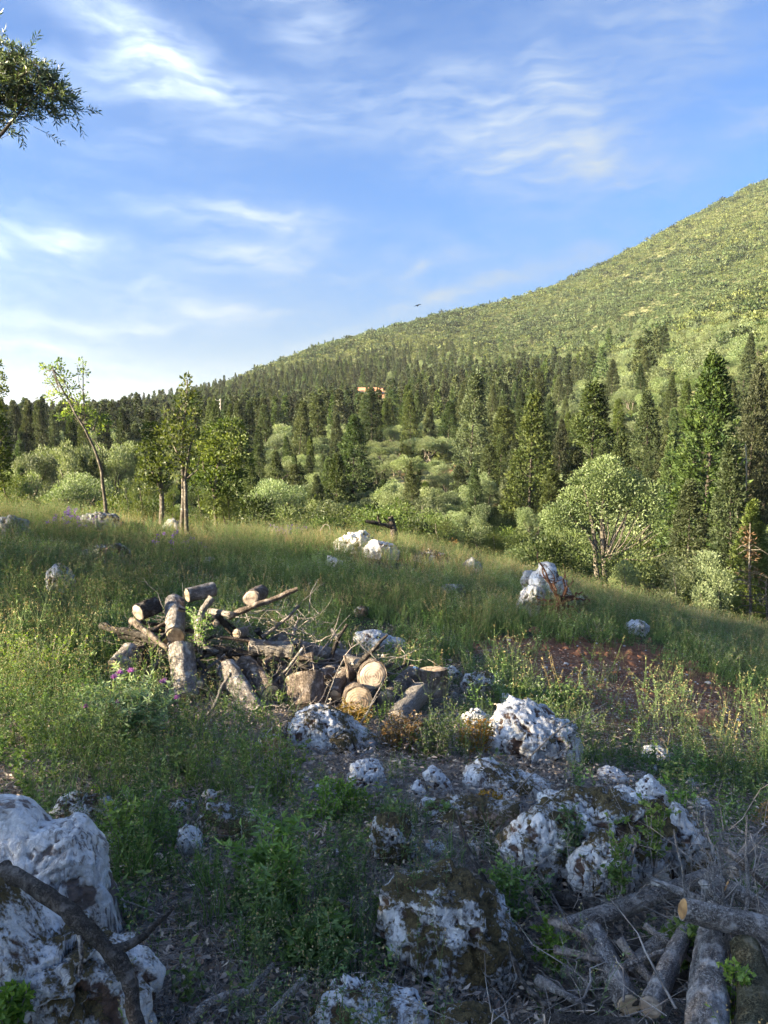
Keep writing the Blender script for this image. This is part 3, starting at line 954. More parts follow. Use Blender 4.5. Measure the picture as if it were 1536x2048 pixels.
for i in ind:
    k = int(rs.integers(4))
    if r[i] < 170:
        sc_ = Hh[i] / 12.0; w_ = sc_ * (.8 + .45 * rs.random())
        plant_tree('conifer_tree', CON_NEAR[k], (x[i], y[i]), (w_, w_, sc_), rs.random() * 6, size_word(Hh[i], w_ / sc_, 9) + ' dark conifer ' + row_word(v[i]) + ' ' + zone_word(u[i], v[i]), 'conifer', 'conifers ' + zone_word(u[i], v[i])); continue
    wf_ = .8 + .5 * rs.random()
    o = obj('conifer_tree', CON_FAR_ME[k], None, size_word(Hh[i], wf_, 9) + ' dark conifer ' + row_word(v[i]) + ' ' + zone_word(u[i], v[i]), 'conifer', 'conifers ' + zone_word(u[i], v[i]), loc=(x[i], y[i], z[i] - .2), rot=(0, 0, rs.random() * 6.28))
    s = Hh[i] / 10.0; w = s * wf_; o.scale = (w, w, s)
n = len(rest_)
scatter('conifer_wood', CON_FAR, np.stack([x, y, z - .2], 1)[rest_], np.stack([np.zeros(n), np.zeros(n), rs.random(n) * 6.28], 1),
        np.stack([Hh[rest_] / 10 * (.8 + .5 * rs.random(n))] * 2 + [Hh[rest_] / 10], 1), rs.integers(0, 4, n), [M_CONIFER], 'far-off dark conifer wood covering the lower hillside', 'wood')

x, y, z, u, v, r, rs = sample_land(30000, 50, 500, 102)
d = np.maximum(dens_olive(u, v, r), .14 * (v > 720) + .12 * (v > 885) + .04 * (u > 950) * (v > 720)) * keep_clear(u, v)
sel = (rs.random(len(x)) < d)
x, y, z, u, v, r = (q[sel] for q in (x, y, z, u, v, r))
kp = thin(x, y, np.clip(3.6 + r * .004, 3.6, 5.5)); x, y, z, u, v, r = (q[kp] for q in (x, y, z, u, v, r))
So = (.75 + .45 * rs.random(len(x))) * np.where(r < 60, .75, 1)
vis = (u > -30) & (u < 1566) & (v < 1100)
order = np.argsort(-(So / r) * vis); ind = order[:230]; rest_ = order[230:]
print('olives', len(x), 'visible', vis.sum())
for i in ind:
    k = int(rs.integers(4))
    zw = 'on the right slope' if u[i] > 1050 else ('near the clearing' if u[i] > 700 else 'in the left hollow')
    if r[i] < 150:
        s = So[i] * .85; plant_tree('olive_tree', OLV_NEAR[k], (x[i], y[i]), (s * .95, s * .95, s * (.8 + .3 * rs.random())), rs.random() * 6, ('large' if So[i] > 1 else 'small') + ' pale olive ' + row_word(v[i]) + ' ' + zw + ', ' + col_word(u[i]), 'olive tree', 'olives ' + zw, sink=.3); continue
    o = obj('olive_tree', OLV_FAR_ME[k], None, ('large' if So[i] > 1 else 'small') + ' pale olive ' + row_word(v[i]) + ' ' + zw + ', ' + col_word(u[i]), 'olive tree', 'olives ' + zw, loc=(x[i], y[i], z[i] - .3), rot=(0, 0, rs.random() * 6.28))
    s = So[i]; o.scale = (s * (.9 + .3 * rs.random()), s * (.9 + .3 * rs.random()), s * (.9 + .3 * rs.random()))
n = len(rest_)
scatter('olive_grove', OLV_FAR, np.stack([x, y, z - .3], 1)[rest_], np.stack([np.zeros(n), np.zeros(n), rs.random(n) * 6.28], 1), np.stack([So[rest_]] * 3, 1), rs.integers(0, 4, n), [M_OLIVE], 'far-off pale olive groves scattered over the hillside', 'grove')

# ---- scrub over the hill, bushes under the trees
SCR = []
for s in (51, 52, 53, 54):
    rs_ = np.random.default_rng(s); cl = []
    for i in range(5):
        a = rs_.random() * 6.28; q = rs_.random() ** .5 * .9; rr = .55 + .35 * rs_.random()
        cl.append(((math.cos(a) * q, math.sin(a) * q, .35 + .5 * rs_.random()), (rr, rr, rr * .8)))
    SCR.append(crown_mb(cl, 42, .42, .26, s, .5, .4))
x, y, z, u, v, r, rs = sample_land(120000, 110, 1050, 103, 1.75)
fo = dens_conifer(u, v, r)
d = (1 - .75 * fo) * keep_clear(u, v) * np.clip(1.1 + 1.4 * fb2(x, y, .03, 4, 33), .22, 1)
sel = rs.random(len(x)) < d; x, y, z, u, v, r = (q[sel] for q in (x, y, z, u, v, r))
n = len(x); s = (.4 + 1.15 * rs.random(n) ** 2.2) * np.clip(.7 + r / 900, .8, 1.7)
big = rs.random(n) < .05; s = np.where(big, s * 1.7, s)
print('scrub', n)
pick = fb2(x, y, .007, 4, 71) + .25 * rs.normal(size=n) > .02
RZ = np.stack([np.zeros(n), np.zeros(n), rs.random(n) * 6.28], 1); PP = np.stack([x, y, z - .1], 1); SS = np.stack([s, s, s * .95], 1)
for nm_, mk_, mt_, lb_ in (('hill_scrub', pick, M_SCRUB, 'yellow-green low scrub covering much of the hillside'), ('green_hill_scrub', ~pick, M_SCRUB2, 'fresher green scrub in patches over the hillside')):
    scatter(nm_, SCR, PP[mk_], RZ[mk_], SS[mk_], rs.integers(0, 4, int(mk_.sum())), [mt_], lb_, 'scrub')
x, y, z, u, v, r, rs = sample_land(14000, 150, 1050, 133, 1.6)
fo = dens_conifer(u, v, r)
d = (1 - .8 * fo) * keep_clear(u, v) * np.clip(.28 + 1.3 * fb2(x, y, .018, 4, 35), .08, 1)
sel = rs.random(len(x)) < d; x, y, z, u, v, r = (q[sel] for q in (x, y, z, u, v, r))
n = len(x); s = (1.1 + 1.5 * rs.random(n) ** 2) * np.clip(.7 + r / 1100, .8, 1.5)
print('dark bushes', n)
scatter('dark_hill_bushes', SCR, np.stack([x, y, z + .1], 1), np.stack([np.zeros(n), np.zeros(n), rs.random(n) * 6.28], 1), np.stack([s, s, s * 1.1], 1), rs.integers(0, 4, n), [M_DARKBUSH], 'round dark green bushes dotted over the yellow-green hillside', 'bushes')
BSH = [bush_mb(s, 1.8, 1.5, 1500, .075, .04) for s in (61, 62, 63)]
x, y, z, u, v, r, rs = sample_land(5200, 26, 170, 104)
d = keep_clear(u, v) * np.where((np.abs(u - 860) < 110) & (r > 85) & (r < 125), .25, .9)
d = np.where(r < 36, d * .5, d)
sel = rs.random(len(x)) < d; x, y, z, u, v, r = (q[sel] for q in (x, y, z, u, v, r))
n = len(x); s = .6 + .9 * rs.random(n)
scatter('valley_undergrowth', BSH, np.stack([x, y, z - .1], 1), np.stack([np.zeros(n), np.zeros(n), rs.random(n) * 6.28], 1), np.stack([s, s, s], 1), rs.integers(0, 3, n), [M_BUSH], 'dark green undergrowth filling the valley between the trees', 'undergrowth')
# ------------------------------------------------------------------ trees with a shape of their own
OLV_BUSH_G = []
for tr_, cr_ in OLV_BUSH[:2]:
    c2 = cr_.copy(); c2.materials[0] = M_LEFT; OLV_BUSH_G.append((tr_, c2))
def pix_tree(name, label, cat, base_u, base_v, stems, clumps, leafmat, trunkmat, nper, LL, LW, seed, depth=None, group=None, fill=.3, ysq=.9, updir=.3, sides=8, twigs=0, jitter=.5):
    """a tree whose limbs and leaf clumps are measured off its own outline, built round at its real distance"""
    rs = np.random.default_rng(seed)
    if depth is None:
        h = hit(base_u, base_v); dep = h[1] * math.cos(PITCH) - (h[2] - EYE) * math.sin(PITCH)
    else:
        dep = depth
    B = at(base_u, base_v, dep)
    B[2] = gz(B[0], B[1]) - .05
    k = dep / FPX
    tb = MB(); cb_clumps = []
    for st in stems:
        P = []; off = 0
        for i, (u_, v_) in enumerate(st['p']):
            if i > 0: off += rs.normal() * st.get('y', 6) * k
            q = at(u_, v_, dep); q[1] += off + st.get('y0', 0) * k; P.append(q - B)
        P = np.array(P)
        if not st.get('free'): P[0, 2] = min(P[0, 2], -.05)
        # refine with a little crookedness
        t = np.linspace(0, len(P) - 1, (len(P) - 1) * 4 + 1)
        Q = np.stack([np.interp(t, np.arange(len(P)), P[:, c]) for c in range(3)], 1)
        Q = Q + np.stack([fbm(Q * 2.1 + c * 7 + seed, 2, seed + c) for c in range(3)], 1) * st.get('w', 2.2) * k * np.clip(t, 0, 1)[:, None]
        rad = np.interp(t, [0, len(P) - 1], [st['r'][0] * k, st['r'][1] * k])
        V, F = tube_arr(Q, rad, sides, bump=.3, seed=seed); tb.add(V, F, 0, .5)
    for (u_, v_, ru, rv, *o) in clumps:
        ru, rv = ru * 1.18, rv * 1.12; c = at(u_, v_, dep); c[1] += (o[0] if o else rs.normal() * .35 * ru) * k
        cb_clumps.append((c - B, (ru * k, max(ru, rv) * k * ysq, rv * k)))
        for _ in range(twigs):
            e = c - B + nrm(rs.normal(size=3)) * np.array([ru * k, ru * k, rv * k]) * .9
            s0 = tb.v[0][rs.integers(len(tb.v[0]) // 2, len(tb.v[0]))] if rs.random() < .5 else c - B
            V, F = tube_arr(crook(s0, e, 5, .12, rs), np.linspace(1.1 * k, .4 * k, 5), 4); tb.add(V, F, 0, .5)
    cb = crown_mb(cb_clumps, nper, LL, LW, seed, fill, updir, jitter=jitter)
    e = empty(name, B, label, cat, group)
    obj('trunk', tb.mesh(name + '_trunk', [trunkmat], True), e)
    obj('crown', cb.mesh(name + '_crown', [leafmat]), e)
    return e

# big olive with many bare stems on the right
st = [dict(p=[(1202, 1176), (1192, 1130), (1190, 1080), (1180, 1020), (1165, 975)], r=(6, 2.2)),
      dict(p=[(1212, 1180), (1208, 1130), (1205, 1070), (1206, 1000), (1210, 950)], r=(7, 2.2)),
      dict(p=[(1207, 1130), (1225, 1080), (1250, 1030), (1270, 990)], r=(4, 1.3), free=1),
      dict(p=[(1192, 1100), (1170, 1060), (1140, 1030)], r=(3, 1), free=1)]
rsb = np.random.default_rng(4)
for i in range(26):
    t = i / 25; s0 = (1207 + rsb.normal() * 5, 1128 - rsb.random() * 22)
    e = (1165 + 160 * t + rsb.normal() * 6, 985 + 95 * (t ** 1.6) + rsb.normal() * 12)
    m = ((s0[0] + e[0]) / 2 + rsb.normal() * 4 + 5, (s0[1] + e[1]) / 2 + 10)
    st.append(dict(p=[s0, m, e], r=(1.5, .6), free=1, y=14))
pix_tree('olive_tree', 'big olive with a fan of bare thin stems and a light green crown', 'olive tree', 1205, 1172, st,
         [(1205, 945, 40, 26), (1180, 968, 40, 28), (1235, 972, 42, 28), (1160, 1000, 36, 26), (1110, 1040, 28, 20), (1135, 1052, 30, 18), (1130, 1025, 36, 20), (1098, 1052, 16, 16), (1290, 985, 32, 22), (1262, 960, 26, 18), (1305, 1012, 24, 20), (1240, 1000, 46, 26), (1275, 1010, 34, 24), (1200, 1000, 46, 26), (1150, 1075, 24, 16), (1310, 1045, 18, 20), (1185, 1035, 30, 20), (1175, 1110, 12, 9), (1215, 925, 22, 14)],
         M_OLIVE, M_TRUNK, 2500, .10, .04, 91, depth=28, sides=6, fill=.25)

M_YOUNG = leaf_mat('young leaves', (.05, .085, .02), (.19, .23, .075), .45, (1.5, 1.5, .55), .45, .4)
pix_tree('leaning_sapling', 'slender leaning sapling with a bare lower stem and sparse leaves', 'sapling', 212, 1018,
         [dict(p=[(212, 1020), (213, 985), (210, 940), (201, 900), (186, 862), (168, 832), (150, 800), (132, 768), (120, 735)], r=(4, .7)),
          dict(p=[(186, 862), (196, 835), (205, 815)], r=(2, .8), free=1), dict(p=[(170, 835), (168, 790), (163, 725)], r=(1.8, .6), free=1),
          dict(p=[(178, 850), (150, 838), (125, 830)], r=(1.5, .6), free=1), dict(p=[(150, 800), (120, 785), (95, 745)], r=(1.3, .5), free=1), dict(p=[(201, 900), (190, 880), (175, 875)], r=(1.5, .6), free=1)],
         [(92, 738, 12, 10), (110, 742, 14, 14), (122, 732, 8, 14), (128, 756, 16, 14), (162, 728, 7, 14), (165, 750, 8, 16), (110, 768, 18, 12), (140, 778, 20, 14), (125, 795, 22, 14), (150, 805, 20, 14), (168, 800, 10, 16), (175, 828, 22, 12), (150, 825, 20, 10), (200, 840, 16, 14), (212, 852, 12, 12), (186, 855, 18, 12), (128, 835, 16, 8)],
         M_YOUNG, M_TRUNK, 2900, .06, .035, 92, twigs=2, fill=.05, depth=17)
pix_tree('twin_stemmed_tree', 'young tree with two bare brown stems and a narrow airy top', 'tree', 368, 1038,
         [dict(p=[(361, 1042), (364, 1000), (365, 950), (362, 900), (366, 840), (370, 790), (372, 758)], r=(4.5, .8)),
          dict(p=[(375, 1044), (372, 1000), (370, 960), (380, 900), (392, 850)], r=(5, 1.2)),
          dict(p=[(366, 930), (345, 890), (335, 850)], r=(2.5, .8), free=1), dict(p=[(370, 960), (395, 940), (405, 905)], r=(2, .7), free=1), dict(p=[(366, 860), (352, 830), (340, 815)], r=(1.5, .6), free=1)],
         [(372, 760, 8, 12), (372, 782, 13, 14), (366, 806, 16, 16), (385, 800, 12, 16), (362, 835, 20, 18), (388, 835, 14, 18), (348, 852, 18, 16), (336, 868, 22, 18), (370, 870, 24, 20), (350, 893, 26, 20), (385, 880, 18, 22), (342, 925, 18, 18), (378, 920, 18, 20), (335, 845, 12, 12), (330, 826, 8, 10), (355, 960, 10, 10)],
         M_LEFT, M_TRUNK, 2700, .08, .045, 93, twigs=1, fill=.1, depth=16.5)
pix_tree('small_leafy_tree', 'bushy small tree with a dark single trunk, left of the twin-stemmed tree', 'tree', 320, 1020,
         [dict(p=[(322, 1024), (322, 990), (318, 950), (312, 915)], r=(6, 2.5)), dict(p=[(320, 975), (302, 940), (292, 915)], r=(3, 1), free=1)],
         [(312, 885, 24, 20), (292, 905, 18, 20), (325, 905, 22, 22), (300, 935, 22, 20), (325, 940, 20, 20), (292, 962, 14, 14), (318, 968, 18, 16), (335, 870, 16, 14), (305, 860, 18, 14)],
         M_LEFT, M_TRUNK, 5200, .07, .045, 94, depth=17.5)
pix_tree('dark_broadleaf_tree', 'dark spreading broadleaf tree with an olive-yellow top, right of the twin-stemmed tree', 'tree', 432, 1010,
         [dict(p=[(432, 1030), (430, 985), (436, 940), (440, 890)], r=(5, 2.5)), dict(p=[(431, 985), (460, 930), (475, 890)], r=(4, 1.2), free=1), dict(p=[(430, 985), (405, 940), (400, 900)], r=(4, 1.2), free=1)],
         [(432, 866, 22, 18), (462, 856, 22, 16), (486, 878, 13, 13), (412, 886, 16, 14), (445, 890, 40, 22), (480, 895, 24, 20), (410, 900, 30, 22), (440, 925, 44, 24), (480, 925, 24, 20), (405, 935, 26, 24), (435, 960, 40, 20), (470, 955, 22, 16), (400, 965, 20, 16), (446, 846, 12, 8), (474, 846, 10, 8), (430, 990, 30, 18), (460, 985, 24, 16), (425, 1012, 22, 14)],
         M_LEFT, M_TRUNK, 3400, .08, .05, 95, depth=20)
pix_tree('edge_tree', 'leafy tree cut by the left edge of the picture with a thin leaning top', 'tree', -30, 1010,
         [dict(p=[(-40, 1010), (-36, 950), (-20, 880), (-8, 800), (-2, 740)], r=(9, 1.5)), dict(p=[(-30, 930), (0, 890), (12, 860)], r=(3, 1), free=1)],
         [(-4, 735, 8, 12), (-2, 762, 10, 16), (6, 782, 9, 9), (-12, 790, 18, 18), (-18, 820, 22, 18), (-8, 850, 20, 18), (-4, 885, 20, 20), (0, 915, 18, 18), (-20, 930, 30, 26), (2, 945, 16, 16), (-10, 965, 22, 16), (-50, 850, 40, 40), (-60, 920, 40, 40)],
         M_LEFT, M_TRUNK, 3600, .08, .05, 96, depth=20)
pix_tree('dead_forked_stump', 'dead grey trunk forking into a level branch and an upright stub', 'dead tree', 788, 1090,
         [dict(p=[(788, 1096), (788, 1070), (784, 1050), (781, 1032)], r=(9, 5.5)), dict(p=[(783, 1052), (768, 1050), (750, 1044), (732, 1040)], r=(5, 3), free=1), dict(p=[(760, 1048), (757, 1036), (758, 1031)], r=(3, 2), free=1), dict(p=[(784, 1055), (776, 1045), (768, 1035)], r=(2.5, 1.4), free=1)],
         [(785, 1092, 10, 5)], M_BUSH, M_TRUNK_DARK, 300, .08, .04, 97, depth=18.5, sides=9)
# shaded tangle of dead conifers at the lower right
for (u_, v0, v1, w, lab, sd_) in [(1496, 1045, 1225, 34, 'dead conifer with rusty brown needles at the lower right edge of the wood', 1), (1530, 1150, 1240, 26, 'bare dead conifer with drooping grey twigs at the right edge', 2)]:
    cl = []
    rsx = np.random.default_rng(sd_)
    for i in range(12):
        t = rsx.random(); cl.append((u_ + rsx.normal() * w * .5 * (.3 + t), v0 + (v1 - v0) * t * .75, 5 + 10 * t, 9))
    stt = [dict(p=[(u_ + 8, v1), (u_ + 4, (v0 + v1) / 2), (u_, v0)], r=(3.5, .8))]
    for i in range(24):
        t = .15 + .8 * rsx.random(); s = 1 if rsx.random() < .5 else -1; L = w * (.4 + t)
        stt.append(dict(p=[(u_ + 4, v0 + (v1 - v0) * t), (u_ + s * L * .5, v0 + (v1 - v0) * t - 4), (u_ + s * L, v0 + (v1 - v0) * t + 4)], r=(1, .35), free=1, y=12))
    pix_tree('dead_conifer', lab, 'dead tree', u_ + 8, v1, stt, cl if sd_ == 1 else cl[:2], M_BROWNLEAF, M_TRUNK, 700, .12, .03, 300 + sd_, depth=25, sides=5)
for (u_, v0, v1, lean, lab, sd_) in [(1489, 888, 950, -3, 'pale bare dead stick rising in the right wood', 5), (1478, 905, 945, -4, 'short pale dead stick left of the taller one in the right wood', 6)]:
    pix_tree('bare_dead_trunk', lab, 'dead tree', u_ + 3, v1 + 40, [dict(p=[(u_ + 4, v1 + 40), (u_ + 2, v1), (u_ + lean, v0)], r=(2.0, .7)), dict(p=[(u_ + 2, v1 - 15), (u_ + 8, v1 - 32)], r=(.9, .4), free=1)],
             [(u_ + 3, v1 + 30, 5, 5)], M_CONIFER, M_TRUNK_PALE, 60, .1, .05, sd_, depth=40, sides=5)

# olive whose branch hangs into the top left corner: trunk stands left of the picture
def overhanging_olive():
    rs = np.random.default_rng(9)
    B = np.array([-6.6, 5.4, 0.0]); B[2] = gz(B[0], B[1]) - .1
    tb = MB(); cl = []
    fork = np.array([.2, .1, 1.9])
    trunk_mb(crook((0, 0, -.2), fork, 8, .1, rs), .24, .17, 14, 0, tb, 3)
    tips = []
    dep = 6.0
    def W_(u_, v_, o=0.0):
        q = at(u_, v_, dep); q[1] += o; return q - B
    targets = [(10, 140), (60, 160), (100, 185), (20, 200), (10, 115)]
    lim = crook(fork, W_(-170, 120), 8, .1, rs); trunk_mb(lim, .11, .045, 9, 0, tb, 4)
    for i, (u_, v_) in enumerate(targets):
        bp = crook(lim[-1 - (i % 3)], W_(u_, v_, rs.normal() * .1), 8, .09, rs); trunk_mb(bp, .03, .006, 6, 0, tb, 6)
        tips.append(bp)
    for k in range(5):
        a = rs.random() * 6.28
        lp = crook(fork, (math.cos(a) * 1.7 - .4, math.sin(a) * 1.7, 3.6 + rs.random()), 7, .13, rs); trunk_mb(lp, .1, .03, 8, 0, tb, k)
        for q in range(5):
            cl.append((lp[-1] + rs.normal(size=3) * .55, (.62, .62, .5)))
    cb = crown_mb(cl, 900, .085, .03, 5, .2, .2)
    # the fine sprays of the branch in view: twigs with narrow leaves in pairs
    P = []; D = []
    blobs = [(10, 120, 26, 22), (30, 140, 30, 26), (15, 165, 34, 26), (60, 150, 30, 24), (85, 168, 28, 20), (50, 182, 34, 20), (105, 165, 22, 16), (115, 190, 26, 18), (92, 205, 24, 12), (20, 195, 28, 16), (12, 222, 22, 10), (60, 228, 18, 9), (-20, 150, 40, 50), (-20, 215, 30, 30), (135, 205, 16, 10), (72, 130, 12, 8), (20, 98, 12, 10), (-60, 170, 50, 60), (-110, 160, 60, 60)]
    for (u_, v_, ru, rv) in blobs:
        for k in range(int(ru * rv / 22)):
            o = W_(u_ + rs.normal() * ru * .42, v_ + rs.normal() * rv * .42, rs.normal() * .16)
            dr = nrm(np.array([.75, -.1, .05 - .5 * (v_ - 160) / 100]) + rs.normal(size=3) * .5)
            L = .08 + .08 * rs.random()
            e = o + dr * L + np.array([0, 0, -.02])
            V, F = tube_arr(np.array([o - dr * .1, o, (o + e) / 2, e]), [.0026, .0022, .0018, .001], 3); tb.add(V, F, 0, .5)
            n = 6
            for j in range(n):
                p = o + (e - o) * (j + .3) / n
                s = nrm(np.cross(dr, rs.normal(size=3)))
                P += [p, p]; D += [dr * .75 + s * .8, dr * .75 - s * .8]
            P.append(e); D.append(dr)
    P = np.array(P); D = np.array(D); n = len(P)
    V, F = leaves_arr(P, D, .050 * (.7 + .6 * rs.random(n)), .0115 * (.8 + .4 * rs.random(n)), rs, .06)
    cb.add(V, F, 0, np.repeat(rs.random(n), 4))
    e = empty('olive_tree', B, 'olive with a leafy branch hanging into the top left corner of the sky', 'olive tree')
    obj('trunk', tb.mesh('overhang_trunk', [M_TRUNK], True), e)
    obj('crown', cb.mesh('overhang_crown', [M_OLIVE_NEAR]), e)
M_OLIVE_NEAR = leaf_mat('olive leaves close by', (.035, .06, .02), (.17, .21, .12), .25, (1.3, 1.4, .6), .4, .2, .5)
overhanging_olive()
# the grove left of the picture that shades the foreground
for i, (x_, y_, s_, hz, mi) in enumerate([(-8.2, -1.6, 1.1, 1.1, 1), (-10.4, -.9, 1.0, 1.0, 3), (-8.6, -.3, .75, .85, 3), (-13.5, -2.0, 1.2, 1.2, 2), (-12.8, 5.9, 1.05, 1.02, 0), (-10.0, 7.6, .95, .85, 3), (-12.0, 9.8, 1.0, .84, 2), (-16.5, 8.2, 1.2, 1.05, 1), (-5.2, -2.6, .62, .7, 1), (-5.4, -.4, .5, .6, 0)]):
    plant_tree('olive_tree', GROVE[mi], (x_, y_), (s_, s_, hz), i * 1.7, 'olive of the grove beside the clearing, outside the view on the left', 'olive tree', 'olives of the grove on the left')

for (u_, vb_, w_, h_, dp_, lb_) in [(290, 1016, 70, 62, 18.5, 'green bush at the foot of the small leafy tree'), (348, 1012, 50, 44, 19, 'bush between the small leafy tree and the twin stems'), (402, 1030, 62, 58, 18.5, 'bush right at the foot of the twin stems'), (455, 1036, 80, 60, 20, 'bush under the dark broadleaf tree'), (20, 1000, 90, 60, 21, 'bush below the tree at the left edge'), (258, 1002, 50, 46, 20, 'small bush right of the leaning sapling'), (985, 1100, 60, 52, 22, 'bright green bush at the crest right of centre'), (880, 1092, 76, 62, 21, 'bright green bush on the crest behind the broad pale rock')]:
    q = at(u_, vb_, dp_); mm = OLV_BUSH_G[int(u_) % 2]
    plant_tree('bush', mm, (q[0], q[1]), (w_ * dp_ / FPX / 1.9, w_ * dp_ / FPX / 1.9, (h_ * dp_ / FPX + max(0, q[2] - gz(q[0], q[1]))) / 2.6), u_, lb_, 'bush', 'bushes along the crest of the meadow')

# utility pole
def utility_pole():
    xy = xy_at(445, 215); H = height_for(xy, 797); z0 = gz(*xy)
    e = empty('utility_pole', (xy[0], xy[1], z0), 'thin grey utility pole with three crossed insulators above the dark wood', 'utility pole')
    b = trunk_mb(np.array([(0, 0, -.3), (0, 0, H / 2), (0, 0, H)]), .17, .12, 8, 0); obj('pole', b.mesh('pole', [M_TRUNK_PALE], True), e)
    for k in range(3):
        z_ = H - .6 - k * 1.0
        b = trunk_mb(np.array([(-1.9, 0, z_), (-.9, 0, z_ + .05), (.15, 0, z_ + .1)]), .06, .06, 6, 0); obj('crossarm', b.mesh('crossarm', [M_TRUNK_PALE], True), e)
        V, F = tube_arr(np.array([(-1.3, 0, z_), (-1.3, 0, z_ + .35)]), .09, 8); b = MB(); b.add(V, F); b.add(V[:, :] + np.array([1.1, 0, .03]), F)
        obj('insulator', b.mesh('insulator', [M_WHITE], True), e)
M_WHITE = plain_mat('porcelain white', (.7, .7, .68), .4)
utility_pole()

# small house with an orange roof among the trees, and its pale lower roof
def hillside_house():
    h = hit(740, 792) if hit(740, 792) is not None else at(740, 790, 300)
    B = np.array([h[0], h[1], h[2]])
    mt = plain_mat('terracotta', (.50, .20, .10), .8, (.62, .30, .17), 1.5); mw = plain_mat('limewash', (.55, .50, .42), .85); ml = plain_mat('pale sheet roof', (.62, .64, .66), .5); md = plain_mat('dark opening', (.03, .03, .03), .6)
    k = h[1] / FPX
    e = empty('house', B, 'small house with a weathered orange roof and a pale lean-to among conifers', 'house')
    def box(x0, x1, y0, y1, z0, z1, nm, m, top=None):
        V = [(x0, y0, z0), (x1, y0, z0), (x1, y1, z0), (x0, y1, z0), (x0, y0, z1), (x1, y0, z1), (x1, y1, z1), (x0, y1, z1)]
        b = MB(); b.add(V, [(0, 1, 5, 4), (1, 2, 6, 5), (2, 3, 7, 6), (3, 0, 4, 7), (4, 5, 6, 7), (3, 2, 1, 0)]); return obj(nm, b.mesh(nm, [m]), e)
    w = 24 * k
    box(-w, w, 0, 6, -2, 1.9, 'wall', mw)
    V = [(-w - .4, -.5, 1.9), (w + .4, -.5, 1.9), (w + .4, 3, 3.9), (-w - .4, 3, 3.9), (w + .4, 6.5, 1.9), (-w - .4, 6.5, 1.9), (-w - .4, -.5, 1.75), (w + .4, -.5, 1.75)]
    b = MB(); b.add(V, [(0, 1, 2, 3), (3, 2, 4, 5), (6, 7, 1, 0)]); b.add([V[0], V[3], V[5], V[1], V[2], V[4]], [(0, 1, 2), (3, 5, 4)]); obj('roof', b.mesh('roof', [mt]), e)
    V = [(-.2 * w, -3.2, 1.0), (w * 1.15, -3.2, 1.0), (w * 1.15, -.02, 1.7), (-.2 * w, -.02, 1.7)]
    b = MB(); b.add(V + [(x_, y_, z_ - .12) for x_, y_, z_ in V], [(0, 1, 2, 3), (7, 6, 5, 4), (0, 4, 5, 1), (1, 5, 6, 2), (3, 2, 6, 7), (0, 3, 7, 4)]); obj('lean_to_roof', b.mesh('lean', [ml]), e)
    box(-.7 * w, -.4 * w, -.06, .0 - .003, .2, 1.3, 'window', md)
    box(.3 * w, .5 * w, -.06, -.003, -.5, .95, 'door', md)
hillside_house()

# a swallow in the sky
def bird():
    P = at(836, 611, 40)
    b = MB()
    prof = [(-.09, .006), (-.05, .022), (0, .03), (.05, .024), (.085, .014), (.11, .004)]
    V, F = tube_arr(np.array([(x_, 0, 0) for x_, _ in prof]), [r_ for _, r_ in prof], 8); b.add(V, F)
    for s in (1, -1):
        Wv = [(.05, s * .02, .01), (.03, s * .13, .035), (-.03, s * .30, .01), (-.02, s * .14, .028), (-.03, s * .02, .01)]
        Wv += [(x_, y_, z_ - .004) for x_, y_, z_ in Wv]
        b.add(Wv, [(0, 1, 3, 4), (9, 8, 6, 5)]); b.add(Wv, [(1, 2, 3), (8, 7, 6)])
        b.add([(-.08, 0, 0), (-.17, s * .035, .005), (-.10, s * .004, 0)], [(0, 1, 2)])
    m = plain_mat('dark feathers', (.03, .035, .04), .6)
    o = obj('bird', b.mesh('bird', [m], True), None, 'tiny dark bird gliding in the sky just above the ridge', 'bird', loc=P)
    o.rotation_euler = (R(20), R(-35), R(-60))
bird()
